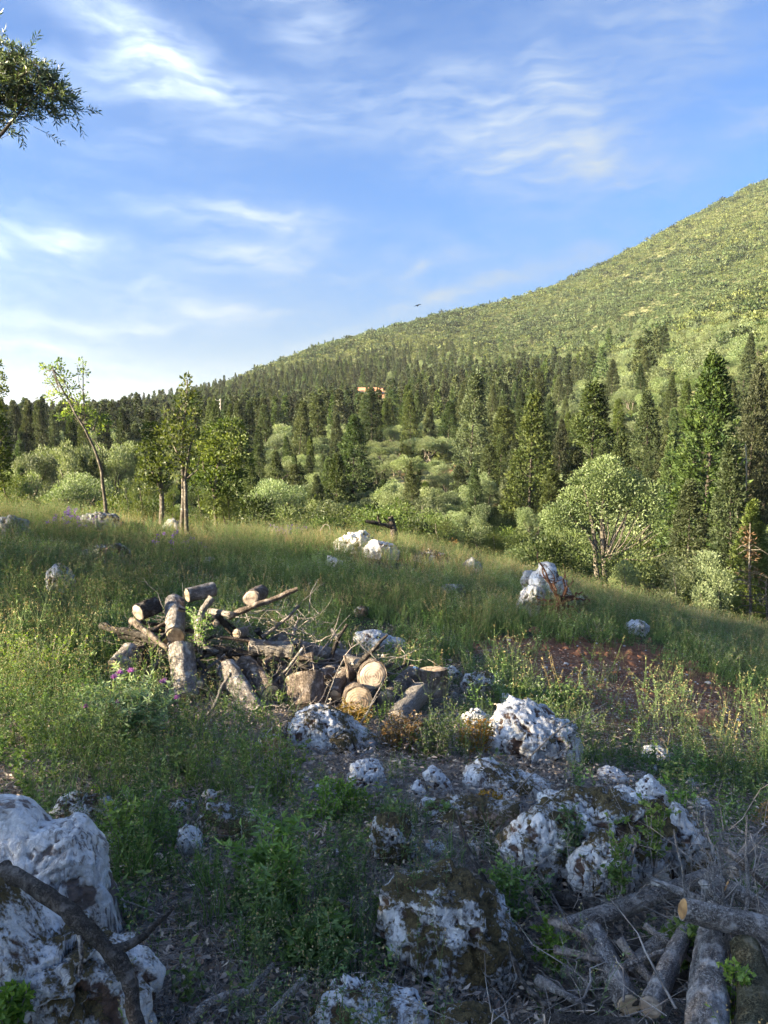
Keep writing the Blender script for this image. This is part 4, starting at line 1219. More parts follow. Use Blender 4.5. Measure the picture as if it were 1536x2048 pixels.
# ------------------------------------------------------------------ limestone rocks
def rock_mat(name, moss=.3, brown=.4, tint=(.66, .65, .65), orange=0.0):
    m, T, out = material(name)
    tc = T.new('ShaderNodeTexCoord').outputs['Object']
    geo = T.new('ShaderNodeNewGeometry')
    ns = T.new('ShaderNodeSeparateXYZ'); T.l.new(geo.outputs['Normal'], ns.inputs[0])
    a = T.new('ShaderNodeAttribute', attribute_name='val').outputs['Fac']     # hollows of the carved surface
    n1 = T.noise(tc, 5, 6, .62, .4); n2 = T.noise(tc, 28, 5, .65, .3); n3 = T.noise(tc, 2.2, 5, .6, .5); n4 = T.noise(tc, 95, 3, .6)
    st = T.noise(T.mapping(tc, (16, 16, 3.2)), 1.6, 6, .72, 1.8)
    vr = T.voro(T.vmath('ADD', tc, T.vmath('MULTIPLY', T.noise(tc, 26, 4, .7, out=1), (.07, .07, .07))), 34, 'F1')
    c = T.mix(T.maprange(n1, .35, .65), tint, tuple(x * .72 for x in tint))
    c = T.mix(T.maprange(n2, .5, .7, 0, .55), c, tuple(min(.85, x * 1.25) for x in tint))
    c = T.mix(T.maprange(n3, .5, .62, 0, .5), c, (.44, .40, .38))
    c = T.mix(T.math('MULTIPLY', T.maprange(T.noise(tc, 11, 6, .75, 1.2), .50, .60), .6), c, (.36, .345, .33))
    # dark pits and rusty streaks of lichen and earth
    pit = T.math('MULTIPLY', T.maprange(vr, .10, .26, 1, 0), T.maprange(n1, .44, .56))
    hollow = T.maprange(T.math('ADD', a, T.math('MULTIPLY', T.math('SUBTRACT', n2, .5), .9)), .38, .10)
    strk = T.math('MULTIPLY', T.maprange(st, .54, .62), T.maprange(n3, .38, .56))
    bn = T.math('MINIMUM', T.math('ADD', T.math('ADD', T.math('MULTIPLY', pit, .4), T.math('MULTIPLY', strk, .9)), hollow), 1.0)
    c = T.mix(T.math('MULTIPLY', bn, brown), c, T.mix(n2, (.045, .03, .024), (.16, .10, .075)))
    if orange:
        c = T.mix(T.math('MULTIPLY', T.maprange(T.noise(tc, 3, 4), .5, .6), orange), c, (.42, .22, .11))
    mz = T.math('ADD', T.math('ADD', T.math('MULTIPLY', ns.outputs[2], .16), T.noise(tc, 3.6, 6, .66, .5)), moss * .42 - .28)
    mk = T.maprange(T.math('ADD', mz, T.math('ADD', T.math('MULTIPLY', T.math('SUBTRACT', n4, .5), .30), T.math('MULTIPLY', T.math('SUBTRACT', n2, .5), .34))), .45, .56)
    mosscol = T.mix(T.maprange(n2, .35, .65), (.05, .038, .02), (.14, .105, .05))
    mosscol = T.mix(T.maprange(n4, .45, .7, 0, .6), mosscol, (.15, .115, .05))
    c = T.mix(T.math('MULTIPLY', mk, 1.0 if moss > .05 else 0.0), c, mosscol)
    p = T.new('ShaderNodeBsdfPrincipled'); T.put(p.inputs['Base Color'], c); p.inputs['Roughness'].default_value = .92; p.inputs['Specular IOR Level'].default_value = .2
    b1 = T.new('ShaderNodeBump'); b1.inputs['Strength'].default_value = .75; b1.inputs['Distance'].default_value = .03
    hgt = T.math('ADD', T.math('ADD', T.math('MULTIPLY', n2, .6), T.math('MULTIPLY', n4, .25)), T.math('ADD', T.math('MULTIPLY', bn, -.35), T.math('MULTIPLY', T.math('MULTIPLY', mk, n4), .9)))
    T.put(b1.inputs['Height'], hgt); T.l.new(b1.outputs[0], p.inputs['Normal'])
    T.l.new(p.outputs[0], out.inputs[0])
    return m
R_CLEAN = rock_mat('limestone', .16, 1.0)
R_PART = rock_mat('limestone with lichen', .42, 1.0)
R_MOSS = rock_mat('mossy limestone', .62, 1.0)
R_GREY = rock_mat('grey limestone', .25, .8, (.33, .335, .335))
R_RUST = rock_mat('rusty limestone', .5, 1.0, (.55, .53, .52), .7)

R_LEDGE = rock_mat('weathered ledge limestone', .5, 1.0)
R_SLAB = rock_mat('smooth limestone slab', .05, .85, (.68, .67, .67))
def ico(n):
    import bmesh
    bm = bmesh.new(); bmesh.ops.create_icosphere(bm, subdivisions=n, radius=1)
    V = np.array([v.co[:] for v in bm.verts]); F = np.array([[v.index for v in f.verts] for f in bm.faces]); bm.free()
    return nrm(V), F
ICO = {n: ico(n) for n in (2, 3, 4, 5, 6)}

RBOX = []
def rock(label, poly, mat, sub=5, depth=None, thick=.8, rough=1.3, seed=0, cat='rock', vbase=None, name='limestone_rock', group='limestone rocks in the clearing', lean=0.0):
    """poly: outline points in the picture; becomes a carved block of that outline with real thickness"""
    poly = np.array(poly, float)
    vb = vbase if vbase is not None else poly[:, 1].max()
    uc, vc = poly[:, 0].mean(), (poly[:, 1].min() + poly[:, 1].max()) / 2
    if depth is None:
        h = hit(float(np.clip(uc, -60, 1600)), vb)
        dep = h[1] * math.cos(PITCH) - (h[2] - EYE) * math.sin(PITCH)
    else: dep = depth
    wpx = (poly[:, 0].max() - poly[:, 0].min()); k = dep / FPX
    RBOX.append((uc, vb, wpx, dep))
    half = .5 * thick * wpx * k
    dep_c = dep + half * .55
    C = at(uc, vc, dep_c)
    P = np.array([at(a, b, dep_c) for a, b in poly]) - C
    X = P[:, 0]; Z = P[:, 2]
    ang = np.arctan2(Z, X); rad = np.hypot(X, Z)
    # dense radial profile from the polygon edges
    th = np.linspace(-math.pi, math.pi, 361); prof = np.zeros(361)
    n = len(X)
    for i in range(n):
        x1, z1, x2, z2 = X[i], Z[i], X[(i + 1) % n], Z[(i + 1) % n]
        ex, ez = x2 - x1, z2 - z1
        dx, dz = np.cos(th), np.sin(th)
        den = dx * ez - dz * ex
        with np.errstate(divide='ignore', invalid='ignore'):
            t = (x1 * ez - z1 * ex) / den; s = (x1 * dz - z1 * dx) / den
        ok = (np.abs(den) > 1e-12) & (t > 0) & (s >= -1e-6) & (s <= 1 + 1e-6)
        prof = np.where(ok & (t > prof), t, prof)
    prof = np.where(prof <= 0, rad.mean(), prof)
    V0, F = ICO[sub]
    d = V0
    h2 = np.hypot(d[:, 0], d[:, 2]); a = np.arctan2(d[:, 2], d[:, 0])
    rp = np.interp(a, th, prof)
    g = 2.6       # squarer than an ellipsoid
    rr = 1.0 / ((h2 / rp) ** g + (np.abs(d[:, 1]) / half) ** g) ** (1 / g)
    V = d * rr[:, None] * 1.07
    size = max(prof.mean(), 1e-3)
    rp_ = np.random.default_rng(seed + 400)
    for _ in range(24):          # broken faces: flatten the block along random planes
        nn = nrm(rp_.normal(size=3)); pr = V @ nn; o_ = pr.max() * (.80 + .16 * rp_.random())
        ex = np.clip(pr - o_, 0, None); V = V - nn * (ex * .96)[:, None]
    q = V / size
    big = fbm(q * 1.4 + seed * 3.1, 3, seed)
    rdg = ridged(q * np.array([2.6, 2.6, 1.7]) + seed, 4, seed + 5)
    fine = fbm(q * 9 + seed, 3, seed + 9)
    # karst grooves: sharp hollows
    hol = np.clip((ridged(q * np.array([3.6, 3.6, 2.4]) + seed * 2, 3, seed + 20) - .68) * 3.0, 0, 1)
    disp = (big * .09 + (rdg - .6) * .17 + fine * .055 - hol * .12 + .035) * rough * size
    # broken blocks: each cell of the surface stands a little proud or recessed, with a crack between cells
    sd_ = nrm(rp_.normal(size=(46, 3))); dw = nrm(d + .22 * np.stack([fbm(q * 2.2 + 31 * c + seed, 3, seed + 60 + c) for c in range(3)], 1))
    dots = dw @ sd_.T; ii = np.argsort(-dots, 1)[:, :2]; d1 = np.take_along_axis(dots, ii, 1)
    gap = d1[:, 0] - d1[:, 1]; offs = rp_.random(46) * .13 - .045; tilt = nrm(rp_.normal(size=(46, 3)))
    loc_ = dw - sd_[ii[:, 0]]
    cell = offs[ii[:, 0]] + .21 * (loc_ * tilt[ii[:, 0]]).sum(1) - .07 * np.exp(-gap / .012)
    disp = disp * .8 + cell * size * min(rough, 1.1)
    V = V + d * disp[:, None]
    # steps: broken faces
    V[:, 2] = V[:, 2] + rough * size * .02 * np.sin(q[:, 0] * 5 + big * 9)
    V[:, 1] += lean * V[:, 2]
    low = V[:, 2] < 0
    V[low, 2] *= 1.25
    val = np.clip(.5 + (rdg - .6) * 1.3 + fine * .5 - hol * .55 - .22 * np.exp(-gap / .012) + .07, 0, 1)
    b = MB(); b.add(V, F, 0, val)
    return obj(name, b.mesh(name, [mat], False), None, label, cat, group, loc=C)

ROCKS = [
 ('large pale limestone slab rising at the lower left, smooth white with brown root marks', [(-60, 1600), (0, 1596), (38, 1600), (66, 1622), (90, 1650), (112, 1652), (140, 1645), (165, 1650), (190, 1690), (205, 1750), (225, 1800), (240, 1850), (252, 1905), (200, 1915), (60, 1900), (-60, 1890)], R_SLAB, 6, dict(vbase=1905, thick=.5, seed=1, rough=.5)),
 ('mottled mossy rock mass at the bottom left corner under a fallen branch', [(-80, 1770), (0, 1765), (40, 1790), (70, 1850), (110, 1880), (180, 1890), (250, 1925), (310, 1990), (340, 2060), (330, 2140), (-80, 2140)], R_PART, 6, dict(depth=1.95, thick=.5, seed=2, rough=1.0)),
 ('white capped rock at the bottom centre edge', [(620, 2030), (650, 2010), (668, 1985), (700, 1980), (730, 1992), (770, 2004), (830, 2008), (866, 2028), (870, 2080), (620, 2080)], R_PART, 6, dict(depth=2.12, thick=.55, seed=3)),
 ('flat mossy rock edge right of the white capped rock at the bottom', [(860, 2040), (900, 2032), (990, 2036), (1020, 2060), (1000, 2100), (860, 2100)], R_MOSS, 5, dict(depth=2.1, thick=.7, seed=33)),
 ('round mossy boulder below the ledge, brown moss over white stone', [(768, 1830), (775, 1790), (800, 1775), (850, 1770), (880, 1750), (930, 1752), (965, 1790), (1010, 1830), (1030, 1880), (1055, 1925), (1062, 1975), (1000, 1985), (900, 1960), (850, 1900), (780, 1880)], R_MOSS, 6, dict(thick=.7, seed=4, rough=1.0)),
 ('small rock with a brown moss cap and a white face above the mossy boulder', [(746, 1700), (748, 1650), (760, 1624), (790, 1622), (815, 1650), (830, 1690), (815, 1730), (770, 1735)], R_MOSS, 5, dict(thick=.8, seed=5)),
 ('long brown and white ledge of rock above the branch pile', [(985, 1680), (1000, 1640), (1050, 1620), (1100, 1592), (1150, 1585), (1220, 1592), (1260, 1610), (1330, 1615), (1380, 1640), (1390, 1700), (1360, 1770), (1250, 1792), (1150, 1785), (1080, 1760), (1010, 1710)], R_LEDGE, 6, dict(thick=.38, seed=6, rough=1.0)),
 ('low broken shelf of rock running left from the ledge', [(820, 1640), (850, 1615), (910, 1608), (980, 1606), (1040, 1612), (1050, 1640), (990, 1660), (900, 1662), (840, 1658)], R_RUST, 5, dict(thick=.5, seed=61, rough=1.2)),
 ('streaked white face under the left half of the ledge', [(1000, 1690), (1020, 1640), (1075, 1625), (1140, 1640), (1165, 1690), (1150, 1750), (1090, 1760), (1030, 1735)], R_PART, 5, dict(depth=2.98, thick=.5, seed=62, rough=1.1)),
 ('pale weathered face in the middle of the ledge', [(1140, 1720), (1160, 1690), (1210, 1675), (1260, 1690), (1275, 1740), (1250, 1790), (1180, 1795), (1145, 1770)], R_PART, 5, dict(depth=2.88, thick=.5, seed=63, rough=1.1)),
 ('lichened shoulder of rock left of the mossy boulder', [(770, 1850), (785, 1815), (820, 1805), (860, 1830), (865, 1880), (820, 1900), (780, 1888)], R_PART, 5, dict(thick=.6, seed=64, rough=1.1)),
 ('white angular block standing on the right of the ledge', [(1250, 1625), (1262, 1600), (1290, 1588), (1320, 1600), (1338, 1630), (1335, 1675), (1290, 1690), (1255, 1665)], R_CLEAN, 5, dict(thick=.8, seed=7, depth=3.25, rough=.7)),
 ('narrow white peak behind the ledge', [(1278, 1590), (1282, 1562), (1300, 1552), (1318, 1560), (1332, 1590), (1338, 1625), (1290, 1625)], R_CLEAN, 5, dict(thick=.8, seed=8, depth=3.5)),
 ('sloping streaked white slab at the right end of the ledge', [(1330, 1640), (1350, 1605), (1372, 1620), (1400, 1665), (1435, 1720), (1440, 1770), (1380, 1790), (1330, 1760)], R_PART, 5, dict(thick=.6, seed=9, depth=3.1)),
 ('big pitted white boulder in the middle right', [(982, 1445), (1000, 1425), (1030, 1410), (1062, 1418), (1100, 1428), (1130, 1438), (1140, 1465), (1158, 1490), (1160, 1520), (1150, 1535), (1080, 1532), (1030, 1530), (1000, 1505), (984, 1480)], R_CLEAN, 6, dict(thick=.75, seed=10, rough=1.25)),
 ('small white rock left of the big pitted boulder', [(920, 1440), (935, 1425), (955, 1422), (975, 1430), (974, 1452), (950, 1462), (925, 1456)], R_CLEAN, 5, dict(thick=.7, seed=11)),
 ('thin white stone leaning behind the big pitted boulder', [(1000, 1395), (1012, 1384), (1026, 1392), (1034, 1420), (1030, 1436), (1012, 1432)], R_CLEAN, 4, dict(thick=.6, seed=12)),
 ('pale peaked rock in front of the log pile among orange plants', [(575, 1460), (595, 1432), (625, 1420), (660, 1424), (690, 1440), (720, 1462), (760, 1475), (778, 1492), (740, 1512), (670, 1510), (610, 1512), (578, 1495)], R_PART, 6, dict(thick=.6, seed=13, rough=1.05)),
 ('low rock with a brown shoulder left of the pale peaked rock', [(512, 1480), (540, 1462), (580, 1465), (590, 1500), (560, 1515), (520, 1508)], R_RUST, 4, dict(thick=.7, seed=14)),
 ('blocky white rock below the pale peaked rock', [(692, 1560), (700, 1530), (735, 1520), (760, 1532), (775, 1560), (765, 1585), (710, 1588)], R_CLEAN, 5, dict(thick=.7, seed=15)),
 ('slanting grey-white stone wedge in the centre foreground', [(845, 1545), (858, 1530), (880, 1545), (905, 1572), (915, 1590), (890, 1592), (860, 1572)], R_CLEAN, 4, dict(thick=.6, seed=16)),
 ('low crumbled white ledge left of the fallen orange log', [(915, 1545), (940, 1530), (975, 1525), (1010, 1540), (1050, 1552), (1100, 1562), (1112, 1588), (1060, 1600), (990, 1585), (930, 1575)], R_PART, 5, dict(thick=.5, seed=17, rough=1.2)),
 ('pointed stone rubble under the slanting wedge', [(820, 1580), (835, 1560), (850, 1575), (852, 1600), (830, 1606)], R_CLEAN, 3, dict(seed=18)),
 ('flat white stone below the slanting wedge', [(826, 1612), (850, 1600), (880, 1606), (885, 1622), (845, 1630)], R_CLEAN, 3, dict(seed=19)),
 ('flat white stone just behind the ledge', [(1192, 1548), (1215, 1536), (1240, 1545), (1262, 1560), (1245, 1572), (1205, 1562)], R_CLEAN, 4, dict(seed=20)),
 ('rounded white stone resting behind the ledge', [(1222, 1590), (1240, 1574), (1268, 1580), (1280, 1602), (1250, 1615), (1225, 1608)], R_CLEAN, 4, dict(seed=21)),
 ('small white cobble right of the ledge', [(1382, 1608), (1400, 1600), (1418, 1606), (1422, 1622), (1405, 1632), (1386, 1624)], R_CLEAN, 4, dict(seed=22)),
 ('tiny pale pebble at the right edge', [(1490, 1582), (1500, 1576), (1512, 1582), (1512, 1594), (1496, 1596)], R_RUST, 3, dict(seed=23)),
 ('half buried white rock under the green weeds on the right', [(1278, 1508), (1290, 1496), (1325, 1496), (1345, 1508), (1335, 1522), (1290, 1524)], R_CLEAN, 4, dict(seed=24)),
 ('half buried rock with an orange tip left of centre', [(398, 1640), (402, 1612), (412, 1602), (422, 1622), (445, 1618), (470, 1640), (500, 1634), (560, 1645), (558, 1672), (470, 1680), (410, 1668)], R_RUST, 5, dict(thick=.6, seed=25)),
 ('split white stones in the grass left of centre', [(356, 1680), (362, 1652), (380, 1650), (402, 1672), (405, 1705), (385, 1722), (362, 1704)], R_CLEAN, 4, dict(seed=26)),
 ('flat whitish rock in grass just behind the large pale slab', [(104, 1620), (118, 1598), (160, 1592), (200, 1600), (238, 1618), (232, 1646), (180, 1650), (115, 1642)], R_PART, 5, dict(thick=.6, seed=27)),
 ('tiny white stone lying in litter at the centre', [(662, 1700), (676, 1696), (684, 1710), (672, 1720), (662, 1714)], R_CLEAN, 3, dict(seed=28)),
 ('pair of pale rocks behind the right end of the log pile', [(702, 1278), (720, 1262), (752, 1264), (775, 1276), (800, 1280), (812, 1304), (780, 1312), (735, 1300)], R_CLEAN, 5, dict(thick=.6, seed=29, rough=1.2)),
 ('broken whitish rock in weeds right of the cut stump', [(918, 1370), (935, 1352), (965, 1346), (998, 1352), (1000, 1374), (965, 1388), (930, 1384)], R_PART, 5, dict(thick=.6, seed=30)),
 ('tall white standing rock with twin peaks by the upturned roots', [(1060, 1185), (1066, 1150), (1078, 1132), (1090, 1124), (1104, 1130), (1118, 1155), (1135, 1180), (1150, 1200), (1110, 1215), (1070, 1210)], R_CLEAN, 5, dict(thick=.6, seed=31, rough=1.1, vbase=1222)),
 ('white peaked rock on the left of the standing group', [(1030, 1222), (1040, 1195), (1058, 1172), (1075, 1164), (1088, 1182), (1090, 1212), (1060, 1232), (1035, 1230)], R_CLEAN, 5, dict(thick=.7, seed=32, rough=1.2)),
 ('grey humped rock joining the standing rocks', [(1042, 1165), (1050, 1142), (1070, 1140), (1085, 1160), (1080, 1190), (1050, 1190)], R_GREY, 4, dict(thick=.6, seed=34, vbase=1205)),
 ('cream rock right of the upturned roots', [(1146, 1215), (1152, 1196), (1170, 1190), (1182, 1202), (1178, 1222), (1155, 1228)], R_RUST, 4, dict(seed=35)),
 ('small white rock right of the upturned roots in weeds', [(1248, 1258), (1262, 1244), (1285, 1242), (1300, 1256), (1285, 1270), (1255, 1270)], R_CLEAN, 4, dict(seed=36)),
 ('long pale rock on the crest of the meadow, left one', [(668, 1088), (690, 1072), (725, 1068), (752, 1080), (758, 1100), (720, 1112), (680, 1106)], R_CLEAN, 5, dict(thick=.7, seed=37, vbase=1104)),
 ('rounded white rock on the crest in front of the dead stump', [(728, 1112), (732, 1090), (755, 1080), (785, 1088), (798, 1108), (795, 1124), (745, 1126)], R_CLEAN, 5, dict(thick=.7, seed=38, vbase=1118)),
 ('broad pale rock on the crest right of the dead stump', [(830, 1122), (834, 1106), (860, 1102), (890, 1108), (908, 1128), (900, 1142), (850, 1140)], R_RUST, 5, dict(thick=.7, seed=39, vbase=1132)),
 ('low grey rock on the crest above the bare soil', [(925, 1130), (932, 1118), (952, 1118), (966, 1134), (955, 1146), (930, 1144)], R_GREY, 4, dict(seed=40)),
 ('flat grey rock half hidden in grass below the crest', [(875, 1180), (890, 1170), (925, 1172), (940, 1184), (910, 1192)], R_GREY, 4, dict(seed=41)),
 ('white and rust rock in the meadow on the left', [(160, 1118), (172, 1100), (200, 1094), (232, 1090), (256, 1104), (258, 1126), (225, 1136), (175, 1132)], R_RUST, 5, dict(thick=.7, seed=42)),
 ('lichened grey-white rock in the meadow, lower left', [(94, 1165), (100, 1140), (118, 1130), (138, 1142), (148, 1170), (130, 1186), (102, 1182)], R_PART, 5, dict(thick=.7, seed=43)),
 ('long grey rock at the foot of the leaning sapling', [(150, 1052), (158, 1034), (190, 1028), (225, 1030), (240, 1046), (232, 1062), (170, 1064)], R_GREY, 5, dict(thick=.6, seed=44, vbase=1060)),
 ('grey rock at the left edge of the meadow', [(-30, 1064), (-10, 1040), (25, 1034), (55, 1044), (66, 1062), (30, 1078), (-20, 1078)], R_GREY, 4, dict(thick=.6, seed=45)),
 ('dark humped rock behind the leaning sapling', [(118, 1016), (128, 998), (150, 994), (180, 1000), (186, 1016), (150, 1024)], R_GREY, 4, dict(thick=.6, seed=46, vbase=1020)),
 ('grey rock at the foot of the twin-stemmed tree', [(322, 1066), (328, 1040), (345, 1036), (372, 1056), (385, 1076), (350, 1084)], R_GREY, 4, dict(thick=.6, seed=47, vbase=1074)),
 ('small pale stone in the middle of the meadow', [(404, 1128), (412, 1116), (425, 1114), (432, 1126), (420, 1132)], R_CLEAN, 3, dict(seed=48)),
 ('sandy stone in the grass above the log pile', [(708, 1222), (716, 1212), (735, 1212), (742, 1224), (728, 1234), (712, 1232)], R_RUST, 3, dict(seed=49)),
 ('reddish stone in the grass right of the log pile', [(968, 1240), (976, 1230), (986, 1238), (990, 1250), (974, 1250)], R_RUST, 3, dict(seed=50)),
]
for i, (lab, poly, mt, sub, kw) in enumerate(ROCKS):
    rock(lab, poly, mt, sub, **kw)

# broken pieces of the same outcrop, each lying loose
_rk = np.random.default_rng(404)
_zones = [(830, 1130, 1535, 1720, 18, 'left of the mossy ledge'), (1130, 1440, 1535, 1720, 18, 'around the right of the ledge'), (560, 800, 1510, 1640, 10, 'below the pale peaked rock'), (100, 560, 1580, 1700, 8, 'in the weeds left of centre'), (690, 1060, 1640, 1960, 12, 'around the mossy boulder'), (900, 1060, 1340, 1400, 6, 'behind the big pitted boulder'), (640, 960, 1080, 1150, 5, 'on the crest of the meadow'), (1020, 1200, 1180, 1240, 5, 'by the tall standing rocks')]
for (u0, u1, v0, v1, n_, zl_) in _zones:
    for i in range(n_):
        uu = u0 + (u1 - u0) * _rk.random(); vv = v0 + (v1 - v0) * _rk.random()
        wd = (7 + 20 * _rk.random() ** 2) * (vv / 1500); k_ = 7 + int(_rk.integers(3)); an = np.sort(_rk.random(k_) * 6.28)
        pl = [(uu + math.cos(a) * wd * (.7 + .5 * _rk.random()), vv - wd * .25 - math.sin(a) * wd * .62 * (.7 + .5 * _rk.random())) for a in an]
        rock(('sizeable ' if wd > 16 else 'small ') + ('white', 'lichened', 'grey', 'lichened')[i % 4] + ' piece of limestone lying loose ' + zl_, pl, (R_CLEAN, R_PART, R_GREY, R_PART)[i % 4], 4 if wd > 14 else 3, thick=.8, seed=600 + i + int(u0), group='loose limestone pieces', name='limestone_piece')

def clods():
    rs = np.random.default_rng(72); T_ = []
    for k in range(3):
        V, F = ICO[2]; V = V * np.array([1, .85, .6]) * (1 + .45 * fbm(V * 2.4 + k * 5, 2, k + 30))[:, None]
        b = MB(); b.add(V, F, 0, .6); T_.append(b)
    x, y, z, u, v, r, rs2 = sample_land(26000, 3, 16, 73, 1.2, R(34))
    s = rs2.random(len(x)) < red_mask(u, v) * .8
    x, y, z, r = (q[s] for q in (x, y, z, r)); n = len(x)
    sc = np.exp(rs2.normal(size=n) * .6) * .016
    scatter('soil_clods', T_, np.stack([x, y, z], 1), rs2.random((n, 3)) * np.array([.6, .6, 6.28]), sc, rs2.integers(0, 3, n), [plain_mat('red earth clods', (.13, .05, .028), .95, (.29, .14, .075), 6)], 'crumbled lumps of red-brown earth on the bare soil', 'soil')
clods()

# small loose stones on the red soil and in the litter: too many to count
def pebbles():
    rs = np.random.default_rng(71); T_ = []
    for k in range(3):
        V, F = ICO[2]; V = V * np.array([1, .8, .55]) * (1 + .3 * fbm(V * 2 + k * 5, 2, k))[:, None]
        b = MB(); b.add(V, F, 0, .6); T_.append(b)
    x, y, z, u, v, r, rs2 = sample_land(14000, 1.3, 20, 72, 1.1, R(36))
    d = .10 + .9 * red_mask(u, v) + .15 * (r < 5)
    s = rs2.random(len(x)) < d * .33
    x, y, z, r = (q[s] for q in (x, y, z, r)); n = len(x)
    sc = np.exp(rs2.normal(size=n) * .55) * .006 * np.clip(.6 + r * .09, .7, 2.2)
    scatter('loose_stones', T_, np.stack([x, y, z + sc * .2], 1), rs2.random((n, 3)) * np.array([.5, .5, 6.28]), sc, rs2.integers(0, 3, n), [plain_mat('stone chips', (.38, .35, .33), .9, (.60, .57, .54), 4)], 'small pale stones strewn over the red soil and litter', 'stones')
pebbles()

# ------------------------------------------------------------------ logs and branches
B_GREY = bark_mat('grey log bark', (.24, .21, .19), (.43, .39, .36), (.52, .49, .46), 1.0, .8, 2, 4.5)
B_BROWN = bark_mat('brown log bark', (.16, .125, .10), (.31, .25, .21), (.41, .35, .31), 1.0, 1.0, 2, 4.5)
B_PALE = bark_mat('weathered wood', (.30, .27, .25), (.52, .48, .45), (.20, .17, .15), 1.3, .8, 2, 9)
B_MOSS = bark_mat('mossy bark', (.08, .07, .04), (.14, .125, .075), (.20, .18, .14), 1.0, .8, 2, 3)
B_TWIG = plain_mat('dry twig', (.12, .10, .088), .9, (.38, .335, .30), 14)
B_DARK = bark_mat('dark branch bark', (.07, .06, .055), (.13, .115, .10), (.20, .18, .165), 1.6, .8, 2, 3)
C_TAN = wood_cut_mat('sawn wood', (.62, .49, .34), (.40, .28, .18))
C_GREY = wood_cut_mat('weathered sawn wood', (.50, .42, .34), (.31, .24, .185))
C_ORANGE = wood_cut_mat('fresh orange sawn wood', (.52, .30, .12), (.40, .21, .08))

def log(A, B, r0, r1, bark, cut, label, seed=0, group='sawn logs in the pile', sides=30, rough=1.0, name='log', cat='log', bend=0.0, ends=(1, 1), rings=18):
    A = np.asarray(A, float); B = np.asarray(B, float)
    L = np.linalg.norm(B - A)
    z = (B - A) / L
    q = Vector(z).to_track_quat('Z', 'Y')
    t = np.linspace(0, 1, rings); th = np.linspace(0, 2 * math.pi, sides, endpoint=False)
    Tt, Th = np.meshgrid(t, th, indexing='ij')
    rad = r0 + (r1 - r0) * Tt
    P = np.stack([np.cos(Th).ravel() * 1.5, np.sin(Th).ravel() * 1.5, Tt.ravel() * L / max(r0, r1) * .35], 1) + seed * 3.3
    oval = 1 + .07 * np.cos(Th * 2 + seed)
    furrow = ridged(P * np.array([3.2, 3.2, .9]), 3, seed) - .6
    plate = np.clip((ridged(P * np.array([7.5, 7.5, 2.4]), 3, seed + 3) - .55) * 2.5, 0, 1)
    rad = rad * oval * (1 + rough * (.06 * fbm(P, 3, seed).reshape(rad.shape) + .06 * furrow.reshape(rad.shape) - .05 * plate.reshape(rad.shape)))
    bx = bend * L * np.sin(Tt * math.pi)
    V = np.stack([np.cos(Th) * rad + bx, np.sin(Th) * rad, Tt * L], -1).reshape(-1, 3)
    i = np.arange(rings - 1)[:, None] * sides; j = np.arange(sides)[None]; j2 = (j + 1) % sides
    F = np.stack([i + j, i + j2, i + sides + j2, i + sides + j], -1).reshape(-1, 4)
    b = MB(); b.add(V, F, 0, .5)
    for en, zz, k in ((0, 0.0, 0), (1, L, rings - 1)):      # the sawn edge of the bark itself
        rim = V[k * sides:(k + 1) * sides]; c0 = rim.mean(0); inn = c0 + (rim - c0) * .88
        jj = np.arange(sides); jn = (jj + 1) % sides
        b.add(np.concatenate([rim, inn]), np.stack([jj, jn, sides + jn, sides + jj], 1), 0, .5)
    e = empty(name, A, label, cat, group)
    e.rotation_mode = 'QUATERNION'; e.rotation_quaternion = q
    obj('bark', b.mesh('bark', [bark], True), e)
    for en, zz, k in ((0, 0.0, 0), (1, L, rings - 1)):
        if not ends[en]: continue
        rim = V[k * sides:(k + 1) * sides].copy()
        out = (1 if en else -1)
        c0 = rim.mean(0)
        ringsV = []
        for m, f in enumerate((.89, .8, .55, .28)):
            w = c0 + (rim - c0) * f; w[:, 2] = zz + out * (0.0 if m == 0 else .0035 + .002 * math.sin(seed + m)) + .0025 * fbm(w * 40 + seed, 2, seed)
            ringsV.append(w)
        Vc = np.concatenate(ringsV + [[c0 + np.array([0, 0, out * .004])]])
        Fs = []
        for m in range(3):
            a0 = m * sides; a1 = (m + 1) * sides; jj = np.arange(sides); jn = (jj + 1) % sides
            Fs.append(np.stack([a0 + jj, a0 + jn, a1 + jn, a1 + jj], 1))
        bb = MB(); bb.add(Vc, Fs[0]); 
        for f in Fs[1:]: bb.f.append(f); bb.m.append(np.zeros(len(f)))
        fc = cap_faces(3 * sides, sides, 4 * sides); bb.f.append(fc); bb.m.append(np.zeros(len(fc)))
        obj('cut_face', bb.mesh('cut_face', [cut], False), e)
    return e

def px_log(u0, v0, d0, u1, v1, d1, rpx, bark, cut, label, seed=0, **kw):
    """ends given by their picture position and distance; radius in picture pixels at the first end"""
    r1 = kw.pop('r1px', rpx)
    return log(at(u0, v0, d0), at(u1, v1, d1), rpx * d0 / FPX, r1 * d1 / FPX, bark, cut, label, seed, **kw)

def dep_of(u, v):
    h = hit(u, v); return h[1] * math.cos(PITCH) - (h[2] - EYE) * math.sin(PITCH)

